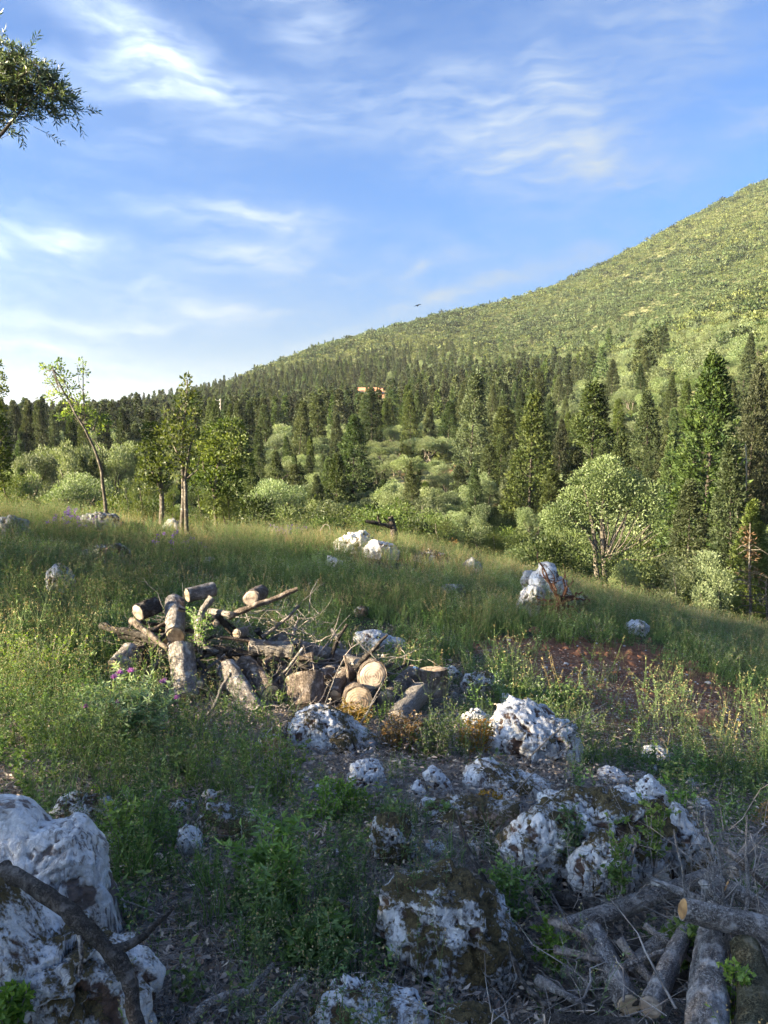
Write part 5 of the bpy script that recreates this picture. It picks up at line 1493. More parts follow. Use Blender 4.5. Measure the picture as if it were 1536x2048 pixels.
D0 = dep_of(560, 1420)      # front of the log pile
print('pile depth', D0)
px_log(362, 1296, D0 + .32, 374, 1398, D0 + .02, 25, B_GREY, C_TAN, 'thick upright-looking log with its left side sunlit, at the left of the pile', 1)
px_log(350, 1206, D0 + .95, 351, 1272, D0 + .38, 20, B_GREY, C_TAN, 'log pointing at the viewer with a round sawn face, sunlit on top', 2)
px_log(374, 1191, D0 + .85, 428, 1178, D0 + 1.0, 14, B_GREY, C_TAN, 'short log lying across the very top of the pile', 3)
px_log(452, 1336, D0 + .30, 516, 1432, D0 - .12, 21, B_GREY, C_TAN, 'smooth grey log slanting down to the right at the front', 4)
px_log(488, 1328, D0 + .48, 540, 1388, D0 + .12, 21, B_BROWN, C_TAN, 'cracked brown log leaning beside the smooth grey log', 5)
px_log(566, 1335, D0 + .60, 572, 1408, D0 + .42, 25, B_BROWN, C_GREY, 'brown log in shade behind the flat-topped stump', 6)
px_log(612, 1420, D0 + .10, 611, 1356, D0 + .24, 38, B_BROWN, C_TAN, 'flat-topped stump section with a stepped saw cut in the pile', 7, name='stump', cat='stump')
px_log(745, 1352, D0 + .14, 741, 1346, D0 + .6, 30, B_BROWN, C_GREY, 'log end facing the viewer with cracked growth rings and a dark bark rim', 8)
px_log(716, 1404, D0 - .04, 706, 1392, D0 + .42, 31, B_BROWN, C_TAN, 'large pale log end half hidden by orange leaves', 9)
px_log(828, 1354, D0 + .55, 772, 1402, D0 + .12, 24, B_BROWN, C_GREY, 'furrowed dark bark log slanting right of the cracked log end', 10, rough=2.2)
px_log(838, 1384, D0 + .28, 794, 1440, D0 - .08, 24, B_PALE, C_GREY, 'split grey weathered log at the right end of the pile', 11, rough=2.0, sides=24)
px_log(866, 1392, D0 + .45, 865, 1338, D0 + .45, 28, B_BROWN, C_TAN, 'low cut stump with a pale round top standing right of the pile', 12, name='stump', cat='stump')
px_log(560, 1280, D0 + .75, 730, 1330, D0 + .55, 12, B_GREY, C_TAN, 'long thin grey log lying across the back of the pile', 13, bend=.02)
px_log(580, 1316, D0 + .5, 626, 1312, D0 + .5, 10, B_BROWN, C_TAN, 'short brown piece above the flat-topped stump', 14)
px_log(262, 1305, D0 + .35, 232, 1338, D0 + .1, 21, B_GREY, C_TAN, 'grey log behind the thistle at the left end', 15)
px_log(473, 1267, D0 + .35, 490, 1262, D0 + .8, 9, B_GREY, C_TAN, 'small round log end near the middle of the pile', 16, sides=18)
px_log(431, 1247, D0 + .42, 445, 1240, D0 + .9, 6.5, B_GREY, C_TAN, 'tiny log end between twisted branches', 17, sides=14)
px_log(399, 1369, D0 + .08, 410, 1350, D0 + .5, 8, B_GREY, C_TAN, 'small log end at the foot of the thick upright log', 18, sides=14)
px_log(462, 1229, D0 + .42, 420, 1222, D0 + .62, 6.5, B_GREY, C_TAN, 'thin pale pole end pointing right high in the pile', 19, sides=14)
px_log(502, 1196, D0 + .8, 520, 1186, D0 + 1.2, 17, B_BROWN, C_GREY, 'pale chunk of wood at the back top of the pile', 20)
px_log(640, 1352, D0 + .45, 672, 1338, D0 + .6, 14, B_GREY, C_TAN, 'short log wedged between stump and cracked log end', 21)
px_log(700, 1350, D0 + .5, 640, 1330, D0 + .7, 10, B_GREY, C_TAN, 'grey branch wood behind the cracked log end', 22)
px_log(672, 1392, D0 + .16, 700, 1345, D0 + .4, 15, B_BROWN, C_TAN, 'curved bark covered piece left of the large pale log end', 23, bend=.12, rough=2)
px_log(275, 1225, D0 + .6, 312, 1212, D0 + .75, 18, B_DARK, C_GREY, 'dark rotten root chunk at the upper left of the pile', 24, rough=3.0, ends=(1, 1), cat='wood chunk', name='wood_chunk')
px_log(500, 1292, D0 + .5, 585, 1300, D0 + .5, 17, B_PALE, C_GREY, 'rotten splintered log in the middle of the pile', 25, rough=3.0, ends=(1, 1), rings=30)
px_log(430, 1300, D0 + .7, 520, 1318, D0 + .55, 13, B_DARK, C_GREY, 'dark log under the rotten splintered log', 26)
px_log(240, 1268, D0 + .6, 330, 1285, D0 + .5, 10, B_DARK, C_GREY, 'dark branch wood lying at the left of the pile', 27, bend=.04)
px_log(640, 1300, D0 + .8, 700, 1310, D0 + .75, 9, B_PALE, C_GREY, 'pale split stick of wood at the back right', 28, rough=2)

def branch(label, pts, r0, r1, mat, seed=0, name='branch', cat='branch', group='branches of the log pile', wob=1.0, sides=9, sub=5, fork=()):
    """pts: (u, v, depth) list"""
    rs = np.random.default_rng(seed)
    P = np.array([at(*p) for p in pts]); dm = np.mean([p[2] for p in pts]); k = dm / FPX
    t = np.linspace(0, len(P) - 1, (len(P) - 1) * sub + 1)
    def smooth(P):
        Q = np.stack([np.interp(t, np.arange(len(P)), P[:, c]) for c in range(3)], 1)
        for _ in range(2): Q[1:-1] = (Q[:-2] + Q[1:-1] * 2 + Q[2:]) / 4
        return Q
    Q = smooth(P)
    Q += np.stack([fbm(Q * 9 + c * 7 + seed, 3, seed + c) for c in range(3)], 1) * wob * 3.2 * k
    A = Q[0].copy()
    rad = np.interp(t, [0, len(P) - 1], [r0 * k, r1 * k]) * (1 + .18 * fbm(Q * 14 + seed, 2, seed))
    b = MB(); V, F = tube_arr(Q - A, rad, sides, bump=.55, seed=seed); b.add(V, F)
    n = len(Q)
    b.add(np.concatenate([V[:sides], [Q[0] - A]]), cap_faces(0, sides, sides)); b.add(np.concatenate([V[-sides:], [Q[-1] - A]]), cap_faces(0, sides, sides))
    for (i, du, dv, dd, rr) in fork:
        s = Q[int(i * (n - 1))]; e = s + np.array([du * k, dd, -dv * k])
        V, F = tube_arr(crook(s, e, 7, .08, rs) - A, np.linspace(rr * k, rr * k * .35, 7), 6, bump=.3); b.add(V, F)
    return obj(name, b.mesh(name, [mat], True), None, label, cat, group, loc=A)

d = D0
branch('long bare branch jutting up to the right from the pile', [(455, 1235, d + .5), (500, 1212, d + .5), (545, 1200, d + .55), (596, 1177, d + .6)], 7, 4.5, B_BROWN, 1, fork=((.45, 60, -18, .1, 3),))
branch('gnarled dark branch curving down from the top of the pile', [(424, 1195, d + .5), (404, 1222, d + .45), (396, 1250, d + .42), (402, 1285, d + .4), (440, 1312, d + .4)], 9, 6, B_GREY, 2)
branch('brown branch slanting down to the right at the left end', [(262, 1240, d + .45), (300, 1268, d + .35), (336, 1300, d + .25)], 7, 5, B_BROWN, 3)
branch('dark branch sticking out at the far left of the pile', [(200, 1252, d + .6), (250, 1262, d + .5), (320, 1278, d + .45)], 8, 6, B_DARK, 4, fork=((.3, -30, -14, 0, 3),))
branch('thin branch resting against the thick log', [(395, 1320, d + .25), (420, 1350, d + .2), (440, 1395, d + .1)], 5, 3, B_DARK, 5)
branch('branch crossing under the long thin log', [(560, 1300, d + .6), (600, 1330, d + .45), (640, 1345, d + .4)], 6, 5, B_DARK, 6)
branch('upright splintered stake in front of the long log', [(700, 1400, d + .3), (697, 1350, d + .3), (690, 1312, d + .32)], 7, 2, B_BROWN, 7)
branch('white forked stick beside the rocks behind the pile', [(664, 1258, d + 1.1), (676, 1278, d + 1.0), (684, 1298, d + .95)], 4, 3, B_PALE, 8, fork=((.4, 10, -14, 0, 2),))
branch('pale bent sapling stem with a cut tip in front of the smooth grey log', [(372, 1500, d - .5), (392, 1455, d - .45), (425, 1420, d - .4), (446, 1368, d - .35), (461, 1346, d - .35)], 3.2, 4, B_PALE, 9, wob=.5, fork=((.75, 40, 40, 0, 1.2), (.35, 30, -18, 0, 1)))
branch('dry curved stem standing before the large pale log end', [(640, 1445, d - .35), (652, 1400, d - .3), (672, 1350, d - .3), (684, 1322, d - .3)], 2, 1.2, B_PALE, 10, wob=.5)
branch('tall thin dry stem leaning over the orange plants', [(700, 1480, d - .6), (735, 1425, d - .55), (755, 1385, d - .5), (765, 1365, d - .5)], 3, 1, B_PALE, 11, wob=.7, fork=((.5, 20, -25, 0, 1),))
branch('grey arched stick over the meadow crest', [(640, 1062, 18), (650, 1048, 18), (660, 1052, 18), (660, 1070, 18)], 1.2, .8, B_PALE, 12, wob=.3, sides=5)

# smaller wood filling the heap
_rs = np.random.default_rng(33)
for i in range(80):
    u0 = 255 + 500 * _rs.random(); top = np.interp(u0, [250, 350, 480, 600, 760], [1235, 1215, 1225, 1275, 1345]); v0 = top + (1400 - top) * _rs.random() ** .9
    a = _rs.normal() * .7 + (.25 if u0 > 400 else -.2); L_ = 40 + 70 * _rs.random(); dd = d + .5 + .35 * _rs.random() - .35 * (v0 - top) / (1400 - top)
    branch(('brown', 'grey', 'dark', 'thin dark')[i % 4] + ' piece of branch wood ' + ('high' if (v0 - top) < 40 else 'low') + ' in the ' + ('left end' if u0 < 380 else 'middle' if u0 < 520 else 'right half' if u0 < 650 else 'right end') + ' of the log heap', [(u0, v0, dd), (u0 + L_ * .5 * math.cos(a), v0 + L_ * .5 * math.sin(a) + 4 * _rs.normal(), dd + .05), (u0 + L_ * math.cos(a), v0 + L_ * math.sin(a), dd + .1)], 3 + 5 * _rs.random() ** 2, 3, (B_BROWN, B_GREY, B_DARK, B_DARK)[i % 4], 900 + i, group='branch wood filling the heap', sides=7, sub=3)

# upturned roots between the standing rocks
hr = hit(1112, 1248); dr_ = dep_of(1112, 1248)
def roots():
    rs = np.random.default_rng(12); b = MB(); k = dr_ / FPX
    A = at(1112, 1248, dr_)
    cor = at(1122, 1205, dr_) - A
    V, F = tube_arr(crook((0, 0, -.1), cor, 8, .1, rs), np.linspace(7, 10, 8) * k, 9, bump=.5); b.add(V, F)
    for (du, dv, r_) in [(-52, -95, 3), (-28, -60, 3.5), (-50, -12, 2.5), (-10, -50, 3), (12, -60, 3), (42, -22, 4), (60, -2, 3), (34, 18, 3), (-64, 5, 2), (28, 40, 3), (8, -36, 4), (45, 30, 2), (-30, 18, 3), (22, -45, 2)]:
        e = cor + np.array([du * k, rs.normal() * 20 * k, -dv * k])
        pp = crook(cor, e, 9, .12, rs); V, F = tube_arr(pp, np.linspace(r_ * 1.2, r_ * .35, 9) * k, 6, bump=.4); b.add(V, F)
        for q in range(4):
            s = pp[rs.integers(3, 9)]; V, F = tube_arr(crook(s, s + rs.normal(size=3) * 14 * k, 5, .15, rs), np.linspace(1, .3, 5) * k, 4); b.add(V, F)
    obj('tree_roots', b.mesh('tree_roots', [bark_mat('earthy roots', (.13, .06, .04), (.24, .12, .08), (.32, .25, .2), 2, .7, 2, 3)], True), None, 'reddish upturned root clump with thin spreading roots between the white rocks', 'roots', loc=A)
roots()

# crumpled blue scrap beside the stump
def scrap():
    V, F = ICO[3]; A = at(829, 1345, D0 + .5); k = (D0 + .5) / FPX
    W_ = V * np.array([11, 9, 13]) * k * (1 + .28 * fbm(V * 2.5, 3, 4))[:, None]
    b = MB(); b.add(W_, F); obj('plastic_scrap', b.mesh('scrap', [plain_mat('faded blue plastic', (.20, .36, .52), .4)], False), None, 'crumpled pale blue plastic scrap left of the cut stump', 'litter', loc=A)
scrap()

# ---- bottom left: fallen branch leaning over the rock
branch('dark bent branch leaning across the pale slab at the lower left', [(5, 1738, 2.0), (60, 1768, 1.93), (120, 1808, 1.88), (175, 1862, 1.84), (232, 1915, 1.82), (262, 1965, 1.80), (275, 2060, 1.74)], 17, 15, B_DARK, 21, group='fallen branches', wob=1.2, sides=14, fork=((.66, 100, -28, .12, 11), (.3, 90, 80, -.02, 4)))
branch('short hanging twig stub below the leaning branch', [(160, 1870, 1.84), (162, 1920, 1.82), (160, 1955, 1.82)], 6, 4, B_GREY, 22, group='fallen branches')

# ---- fallen wood at the lower right
DR = [
 ('long thin log reaching left with bark shadow, top of the branch pile', 1102, 1866, 2.75, 1300, 1795, 2.95, 18, B_GREY, C_GREY, 31, dict(r1px=17)),
 ('grey limb continuing up to the right behind the ledge end', 1300, 1795, 3.0, 1440, 1742, 3.1, 17, B_GREY, C_GREY, 32, dict(r1px=15)),
 ('thick furrowed log sloping down to a sawn brown face', 1186, 1862, 2.62, 1258, 2010, 2.32, 23, B_GREY, C_TAN, 33, dict(rough=1.6, r1px=27)),
 ('log with a bright orange sawn face pointing left', 1366, 1818, 2.42, 1580, 1872, 2.42, 22, B_GREY, C_ORANGE, 34, dict(r1px=28)),
 ('pale log running down from the middle of the branch pile', 1378, 1845, 2.62, 1302, 2014, 2.25, 17, B_GREY, C_GREY, 35, dict(r1px=25)),
 ('massive grey trunk running down to the bottom edge', 1430, 1770, 2.85, 1412, 2110, 1.98, 24, B_GREY, C_GREY, 36, dict(r1px=48, rough=1.5, rings=40)),
 ('mossy green-brown limb in the bottom right corner', 1490, 1892, 2.35, 1508, 2120, 1.95, 27, B_MOSS, C_GREY, 37, dict(r1px=44, bend=.04)),
 ('short log between the furrowed log and the pale log', 1345, 1862, 2.8, 1246, 1950, 2.6, 15, B_GREY, C_TAN, 38, dict(r1px=16)),
 ('log with a small brown sawn face at the upper right of the pile', 1456, 1772, 2.72, 1580, 1850, 2.6, 15, B_GREY, C_ORANGE, 39, dict(r1px=20)),
 ('dark limb lying behind the long thin log', 1070, 1782, 3.1, 1200, 1822, 2.95, 13, B_DARK, C_GREY, 40, {}),
 ('grey limb leaning at the right edge above the pile', 1466, 1745, 2.95, 1512, 1682, 3.2, 14, B_GREY, C_GREY, 41, {}),
 ('dark log deep in the branch pile', 1180, 1925, 2.75, 1330, 1880, 2.8, 16, B_DARK, C_GREY, 42, {}),
 ('dark log low at the bottom of the branch pile', 1240, 2040, 2.3, 1120, 1990, 2.4, 16, B_DARK, C_GREY, 43, {}),
 ('half hidden limb along the bottom edge', 1090, 2040, 2.15, 1290, 2050, 2.12, 12, B_DARK, C_GREY, 44, {}),
]
for (lab, u0, v0, d0, u1, v1, d1, rp, bk, ct, sd_, kw) in DR:
    f_ = .94
    px_log(u0, v0, d0 * f_, u1, v1, d1 * f_, rp, bk, ct, lab, sd_, group='logs and limbs of the branch pile at the lower right', **{**dict(sides=56, rings=44), **kw})
branch('splintered pale branch left of the furrowed log', [(1125, 1936, 2.45), (1165, 1962, 2.4), (1205, 1990, 2.32), (1240, 2025, 2.25)], 8, 13, B_PALE, 51, group='branches of the lower right pile')
branch('long thin dark stick leaning over the mossy boulder', [(912, 1622, 3.1), (935, 1700, 2.9), (1003, 1822, 2.6), (1015, 1900, 2.4), (1050, 1975, 2.25), (1105, 2022, 2.12)], 4, 5, B_DARK, 52, group='branches of the lower right pile', wob=.8, sides=7)
branch('upright pale twig growing from the orange faced log', [(1372, 1796, 2.42), (1366, 1740, 2.42), (1352, 1690, 2.44), (1347, 1658, 2.46)], 3.4, 1.6, B_PALE, 53, group='branches of the lower right pile', wob=.5, sides=6)
branch('thin pale twig slanting left from the orange faced log', [(1368, 1800, 2.42), (1335, 1775, 2.4), (1294, 1755, 2.38)], 2.6, 1.4, B_PALE, 54, group='branches of the lower right pile', wob=.5, sides=6)
branch('tall straight twig at the right above the branch pile', [(1488, 1842, 2.4), (1498, 1790, 2.42), (1492, 1700, 2.5), (1493, 1630, 2.55)], 4.5, 2, B_PALE, 55, group='branches of the lower right pile', wob=.6, sides=6)
branch('curving forked twig over the massive trunk', [(1408, 1810, 2.5), (1420, 1760, 2.5), (1448, 1728, 2.52), (1470, 1722, 2.55)], 3, 1.6, B_PALE, 56, group='branches of the lower right pile', wob=.6, sides=6, fork=((.7, 30, 18, 0, 1.8), (.8, 20, -16, 0, 1.4)))
branch('thin upright twig beside the massive trunk', [(1432, 1850, 2.4), (1428, 1780, 2.45), (1422, 1710, 2.5), (1398, 1690, 2.5)], 2.6, 1.4, B_PALE, 57, group='branches of the lower right pile', wob=.5, sides=6)
branch('thin upright twig between the massive trunk and the tall twig', [(1446, 1822, 2.45), (1444, 1760, 2.45), (1432, 1688, 2.5)], 2.4, 1.4, B_PALE, 58, group='branches of the lower right pile', wob=.5, sides=6)
branch('bent twig below the fork at the right', [(1458, 1825, 2.4), (1466, 1790, 2.42), (1484, 1765, 2.42), (1480, 1738, 2.45)], 2.4, 1.4, B_PALE, 59, group='branches of the lower right pile', wob=.5, sides=6)
branch('crooked pale stick in front of the ledge', [(1256, 1790, 2.8), (1262, 1720, 2.8), (1272, 1690, 2.8), (1268, 1670, 2.82)], 4, 2.4, B_PALE, 60, group='branches of the lower right pile', wob=.6, sides=6, fork=((.62, 20, 14, 0, 2), (.9, -12, -30, 0, 1.4)))
branch('long thin stick lying across the left of the ledge front', [(995, 1700, 3.0), (1040, 1760, 2.85), (1095, 1850, 2.65)], 2.4, 1.8, B_PALE, 61, group='branches of the lower right pile', wob=.6, sides=6)
branch('second thin stick crossing in front of the ledge', [(1070, 1725, 3.0), (1100, 1780, 2.85), (1130, 1835, 2.7)], 2.2, 1.6, B_PALE, 62, group='branches of the lower right pile', wob=.6, sides=6)
_r2 = np.random.default_rng(61)
for i, (u0, v0, u1, v1) in enumerate([(1110, 1900, 1290, 1960), (1150, 1990, 1330, 1900), (1290, 1850, 1420, 1960), (1330, 1980, 1500, 1880), (1100, 1840, 1230, 1935), (1400, 1760, 1536, 1930), (1240, 1880, 1380, 2030), (1180, 2020, 1400, 1985), (1450, 1700, 1536, 1780), (1300, 1760, 1480, 1830), (1075, 1960, 1200, 2040), (1380, 1900, 1540, 1990)]):
    dd = 2.42 - .25 * ((v0 + v1) / 2 - 1850) / 150
    branch(('thin', 'crooked', 'bare')[i % 3] + (' brown', ' grey', ' pale', ' dark')[i % 4] + ' limb ' + ('crossing the upper part' if v0 < 1860 else 'crossing the lower part') + (' at the left' if u0 < 1200 else ' at the middle' if u0 < 1350 else ' at the right') + ' of the lower right pile',
           [(u0, v0, dd + .1), ((u0 + u1) / 2 + 12 * _r2.normal(), (v0 + v1) / 2 + 12 * _r2.normal(), dd), (u1, v1, dd + .05)], 6 + 5 * _r2.random(), 4, (B_BROWN, B_GREY, B_PALE, B_DARK)[i % 4], 950 + i, group='thin limbs of the lower right pile', sides=10, fork=((.5, 50 * _r2.normal(), 40 * _r2.normal(), .05, 2.5), (.75, 40 * _r2.normal(), 40 * _r2.normal(), .02, 2)))
dl = dep_of(1120, 1560)
px_log(1066, 1534, dl + .1, 1182, 1578, dl - .05, 8, B_PALE, C_ORANGE, 'orange lit splintered log lying above the ledge', 71, r1px=9, rough=2.5, group='fallen branches', ends=(0, 1))
branch('grey stick on the soil below the big boulder', [(1172, 1507, dep_of(1172, 1510)), (1228, 1504, dep_of(1228, 1510))], 4, 3, B_PALE, 72, group='fallen branches', name='stick')
branch('bleached twig lying on the soil at the right', [(1370, 1580, dep_of(1370, 1582)), (1420, 1582, dep_of(1420, 1584)), (1462, 1572, dep_of(1462, 1575))], 4, 2.5, B_PALE, 73, group='fallen branches', name='stick')
branch('forked grey branch lying in the litter near the bottom', [(380, 2040, 2.0), (430, 1995, 2.05), (500, 1985, 2.1), (545, 1930, 2.25)], 10, 5, B_GREY, 74, group='fallen branches', sides=10)
branch('grey branch beside the forked one at the bottom', [(520, 2050, 1.98), (560, 2010, 2.05), (610, 1955, 2.2)], 9, 5, B_GREY, 75, group='fallen branches', sides=10)
branch('slender stick crossing the litter left of centre', [(240, 1798, 2.5), (300, 1820, 2.45), (350, 1840, 2.4)], 1.6, 1.2, B_PALE, 76, group='fallen branches', wob=.6, sides=5)
branch('grey fallen branch in the litter left of centre', [(350, 1580, dep_of(350, 1585)), (410, 1588, dep_of(410, 1592)), (490, 1580, dep_of(490, 1586))], 4, 2.5, B_PALE, 77, group='fallen branches', sides=6)
branch('long twig stretched over the litter above the mossy boulder', [(560, 1635, dep_of(560, 1640)), (780, 1640, dep_of(780, 1644)), (960, 1610, dep_of(960, 1616))], 1.5, 1.2, B_PALE, 78, group='fallen branches', sides=5)
for (u0, v0, u1, v1, lab, s_) in [(1040, 1505, 1215, 1405, 'thin straight dry stem arching up to the right across the big boulder', 81), (965, 1640, 1150, 1480, 'long straw coloured stem slanting in front of the big boulder', 82)]:
    dd = dep_of(u0, max(v0, 1560))
    branch(lab, [(u0, v0 + 30, dd), ((u0 + u1) / 2 - 10, (v0 + v1) / 2, dd), (u1, v1, dd)], 1.8, .9, B_PALE, s_, group='dry stems', name='dry_stem', cat='dry stem', wob=.6, sides=5)

# ---- twig tangles: nobody could count them
def tangle(name, label, areas, seed):
    rs = np.random.default_rng(seed); b = MB()
    for (u0, v0, u1, v1, d0, d1, n, L, rr, flat) in areas:
        for i in range(n):
            a = rs.random(); c = rs.random()
            dep = d0 + (d1 - d0) * (1 - c) + rs.normal() * .06
            P = at(u0 + (u1 - u0) * a, v0 + (v1 - v0) * c, dep)
            g = gz(P[0], P[1]); P[2] = max(P[2], g + .01)
            dr = rs.normal(size=3); dr[2] *= flat; dr = nrm(dr)
            e = P + dr * L * (.4 + 1.1 * rs.random()); e[2] = max(e[2], gz(e[0], e[1]) + .005)
            r_ = rr * math.exp(rs.normal() * .45)
            pp = crook(P, e, 5, .13, rs)
            V, F = tube_arr(pp, np.linspace(r_, r_ * .35, 5), 4); b.add(V, F)
            if rs.random() < .6:
                s = pp[rs.integers(1, 4)]; V, F = tube_arr(crook(s, s + nrm(dr + rs.normal(size=3) * .7) * L * .4, 5, .15, rs), np.linspace(r_ * .6, r_ * .25, 5), 3); b.add(V, F)
    obj(name, b.mesh(name, [B_TWIG], True), None, label, 'twigs', kind='stuff')
tangle('pile_twigs', 'grey twigs tangled through the log pile', [(250, 1215, 640, 1400, D0 + .25, D0 + .95, 420, .24, .0026, .5), (500, 1220, 640, 1300, D0 + .4, D0 + .9, 70, .22, .0018, .5), (360, 1400, 760, 1450, D0 - .3, D0 + .2, 120, .25, .003, .3), (620, 1290, 800, 1350, D0 + .3, D0 + .9, 60, .3, .004, .4)], 1)
tangle('branch_pile_twigs', 'pale twigs tangled over the branch pile at the lower right', [(1080, 1790, 1540, 2048, 2.05, 2.75, 70, .30, .0011, .7), (1040, 1660, 1300, 1800, 2.75, 3.0, 60, .30, .0011, .8), (1400, 1660, 1540, 1900, 2.3, 2.9, 90, .28, .0013, .7), (980, 2000, 1400, 2060, 1.95, 2.15, 35, .25, .0015, .2)], 2)
# ------------------------------------------------------------------ meadow and weeds
M_GRASS = leaf_mat('grass', (.052, .10, .034), (.175, .25, .10), .35, (1.4, 1.5, .5), .5, .6)
M_WEED = leaf_mat('weed leaves', (.06, .115, .038), (.22, .31, .115), .35, (1.4, 1.5, .5), .5, .55)
M_BRIGHT = leaf_mat('fresh green leaves', (.07, .14, .025), (.23, .33, .08), .4, (1.4, 1.5, .5), .45, .4)
M_STRAW = leaf_mat('dry oat grass', (.24, .19, .09), (.46, .38, .20), .3, (1.2, 1.1, .7), .7, .4)
M_PETAL = leaf_mat('small white flowers', (.55, .55, .50), (.75, .75, .68), .3, (1, 1, 1), .6, .05)
M_PURPLE = leaf_mat('purple thistle flower', (.42, .16, .42), (.66, .32, .62), .35, (1.2, .9, 1.2), .6, .1)
M_VIOLET = leaf_mat('violet vetch flower', (.16, .07, .30), (.30, .14, .50), .3, (1.2, .9, 1.3), .6, .1)
M_ORANGE = leaf_mat('reddening spurge leaves', (.09, .12, .028), (.42, .22, .065), .35, (1.3, 1.2, .6), .5, .5)
M_LITTER = leaf_mat('dead leaves', (.18, .13, .10), (.55, .46, .38), .1, (1.1, 1, .8), .8, .4)
M_THISTLE = leaf_mat('thistle leaves', (.15, .22, .11), (.40, .50, .27), .3, (1.3, 1.4, .6), .5, .2)
GM = [M_GRASS, M_WEED, M_BRIGHT, M_STRAW, M_PETAL, M_LITTER, B_TWIG, M_VIOLET]

def blades(b, n, H, W_, spread, rs, mat=0, lean=.35, segs=3, origin=(0, 0, 0)):
    P0 = np.stack([rs.normal(size=n) * spread, rs.normal(size=n) * spread, np.zeros(n)], 1) + origin
    a = rs.random(n) * 6.28; h = H * (.45 + .7 * rs.random(n)); ln = lean * (.3 + rs.random(n))
    dirx = np.stack([np.cos(a), np.sin(a), np.zeros(n)], 1)
    side = np.stack([-np.sin(a + rs.normal(size=n) * .8), np.cos(a), np.zeros(n)], 1)
    rows = []
    for s in range(segs + 1):
        t = s / segs
        c = P0 + dirx * (ln * h * t * t)[:, None] + np.array([0, 0, 1.]) * (h * t * (1 - .18 * ln * t))[:, None]
        w = W_ * (1 - t) ** .7 + .0006
        rows += [c - side * w / 2, c + side * w / 2]
    V = np.stack(rows, 1)       # n, 2(segs+1), 3
    m = 2 * (segs + 1); base = np.arange(n)[:, None] * m
    F = np.concatenate([base + np.array([[2 * s, 2 * s + 1, 2 * s + 3, 2 * s + 2]]) for s in range(segs)])
    b.add(V.reshape(-1, 3), F, mat, np.repeat(rs.random(n), m))
    return P0, dirx, h, ln

def stemmed(b, n, H, rs, leaf=(.03, .012), per=14, mat=1, spread=.05, lean=.3, stem_r=.0016, tips=None, tipmat=4, tipn=5, tipsize=.006, branches=0, smat=None, top=1.0, leafdroop=.2):
    for i in range(n):
        a = rs.random() * 6.28; h = H * (.55 + .6 * rs.random())
        p0 = np.array([rs.normal() * spread, rs.normal() * spread, -.01])
        p1 = p0 + np.array([math.cos(a) * lean * h * rs.random(), math.sin(a) * lean * h * rs.random(), h])
        pts = crook(p0, p1, 6, .05, rs)
        V, F = tube_arr(pts, np.linspace(stem_r, stem_r * .5, 6), 3); b.add(V, F, mat if smat is None else smat, .6)
        heads = [pts[-1]]
        lines = [(pts, h)]
        for q in range(branches):
            s = pts[rs.integers(2, 5)]; e = s + nrm(np.array([rs.normal(), rs.normal(), 1.3])) * h * (.2 + .2 * rs.random())
            bp = crook(s, e, 4, .08, rs); V, F = tube_arr(bp, np.linspace(stem_r * .7, stem_r * .4, 4), 3); b.add(V, F, mat if smat is None else smat, .6)
            heads.append(e); lines.append((bp, h * .3))
        if per:
            for L_, hh in lines:
                k = max(2, int(per * hh / h)); t = rs.random(k) * top * (len(L_) - 1)
                P = np.stack([np.interp(t, np.arange(len(L_)), L_[:, c]) for c in range(3)], 1)
                D = np.stack([rs.normal(size=k), rs.normal(size=k), .55 - leafdroop + .3 * rs.normal(size=k)], 1)
                V, F = leaves_arr(P, D, leaf[0] * (.6 + .8 * rs.random(k)), leaf[1] * (.7 + .6 * rs.random(k)), rs, .08)
                b.add(V, F, mat, np.repeat(rs.random(k), 4))
        if tips:
            for hd in heads:
                P = hd + rs.normal(size=(tipn, 3)) * tips
                V, F = leaves_arr(P, rs.normal(size=(tipn, 3)), tipsize, tipsize * .9, rs); b.add(V, F, tipmat, np.repeat(rs.random(tipn), 4))

def T_grass(seed, H=.26, n=34, W_=.005, sp=.05, mat=0, lean=.4):
    rs = np.random.default_rng(seed); b = MB(); blades(b, n, H, W_, sp, rs, mat, lean); return b
def T_weed(seed, n=6, H=.28, **kw):
    rs = np.random.default_rng(seed); b = MB(); stemmed(b, n, H, rs, **kw); return b
def T_rosette(seed, n=46, R_=.11, mat=1, L=.035, W_=.02):
    rs = np.random.default_rng(seed); b = MB(); a = rs.random(n) * 6.28; q = rs.random(n) ** .5 * R_
    P = np.stack([np.cos(a) * q, np.sin(a) * q, .01 + .05 * rs.random(n)], 1); D = np.stack([np.cos(a), np.sin(a), .5 * rs.normal(size=n) + .2], 1)
    V, F = leaves_arr(P, D, L * (.6 + .8 * rs.random(n)), W_, rs, .1); b.add(V, F, mat, np.repeat(rs.random(n), 4)); return b
def T_oat(seed):
    rs = np.random.default_rng(seed); b = MB()
    for i in range(7):
        a = rs.random() * 6.28; h = .42 * (.6 + .6 * rs.random()); p0 = rs.normal(size=3) * [.04, .04, 0]
        p1 = p0 + np.array([math.cos(a) * .14, math.sin(a) * .14, h]); pts = crook(p0, p1, 6, .04, rs)
        V, F = tube_arr(pts, [.0012] * 6, 3); b.add(V, F, 3, .5)
        k = 12; t = 3 + 2 * rs.random(k); P = np.stack([np.interp(t, np.arange(6), pts[:, c]) for c in range(3)], 1)
        V, F = leaves_arr(P, rs.normal(size=(k, 3)) + [0, 0, .6], .022, .006, rs); b.add(V, F, 3, np.repeat(rs.random(k), 4))
    return b
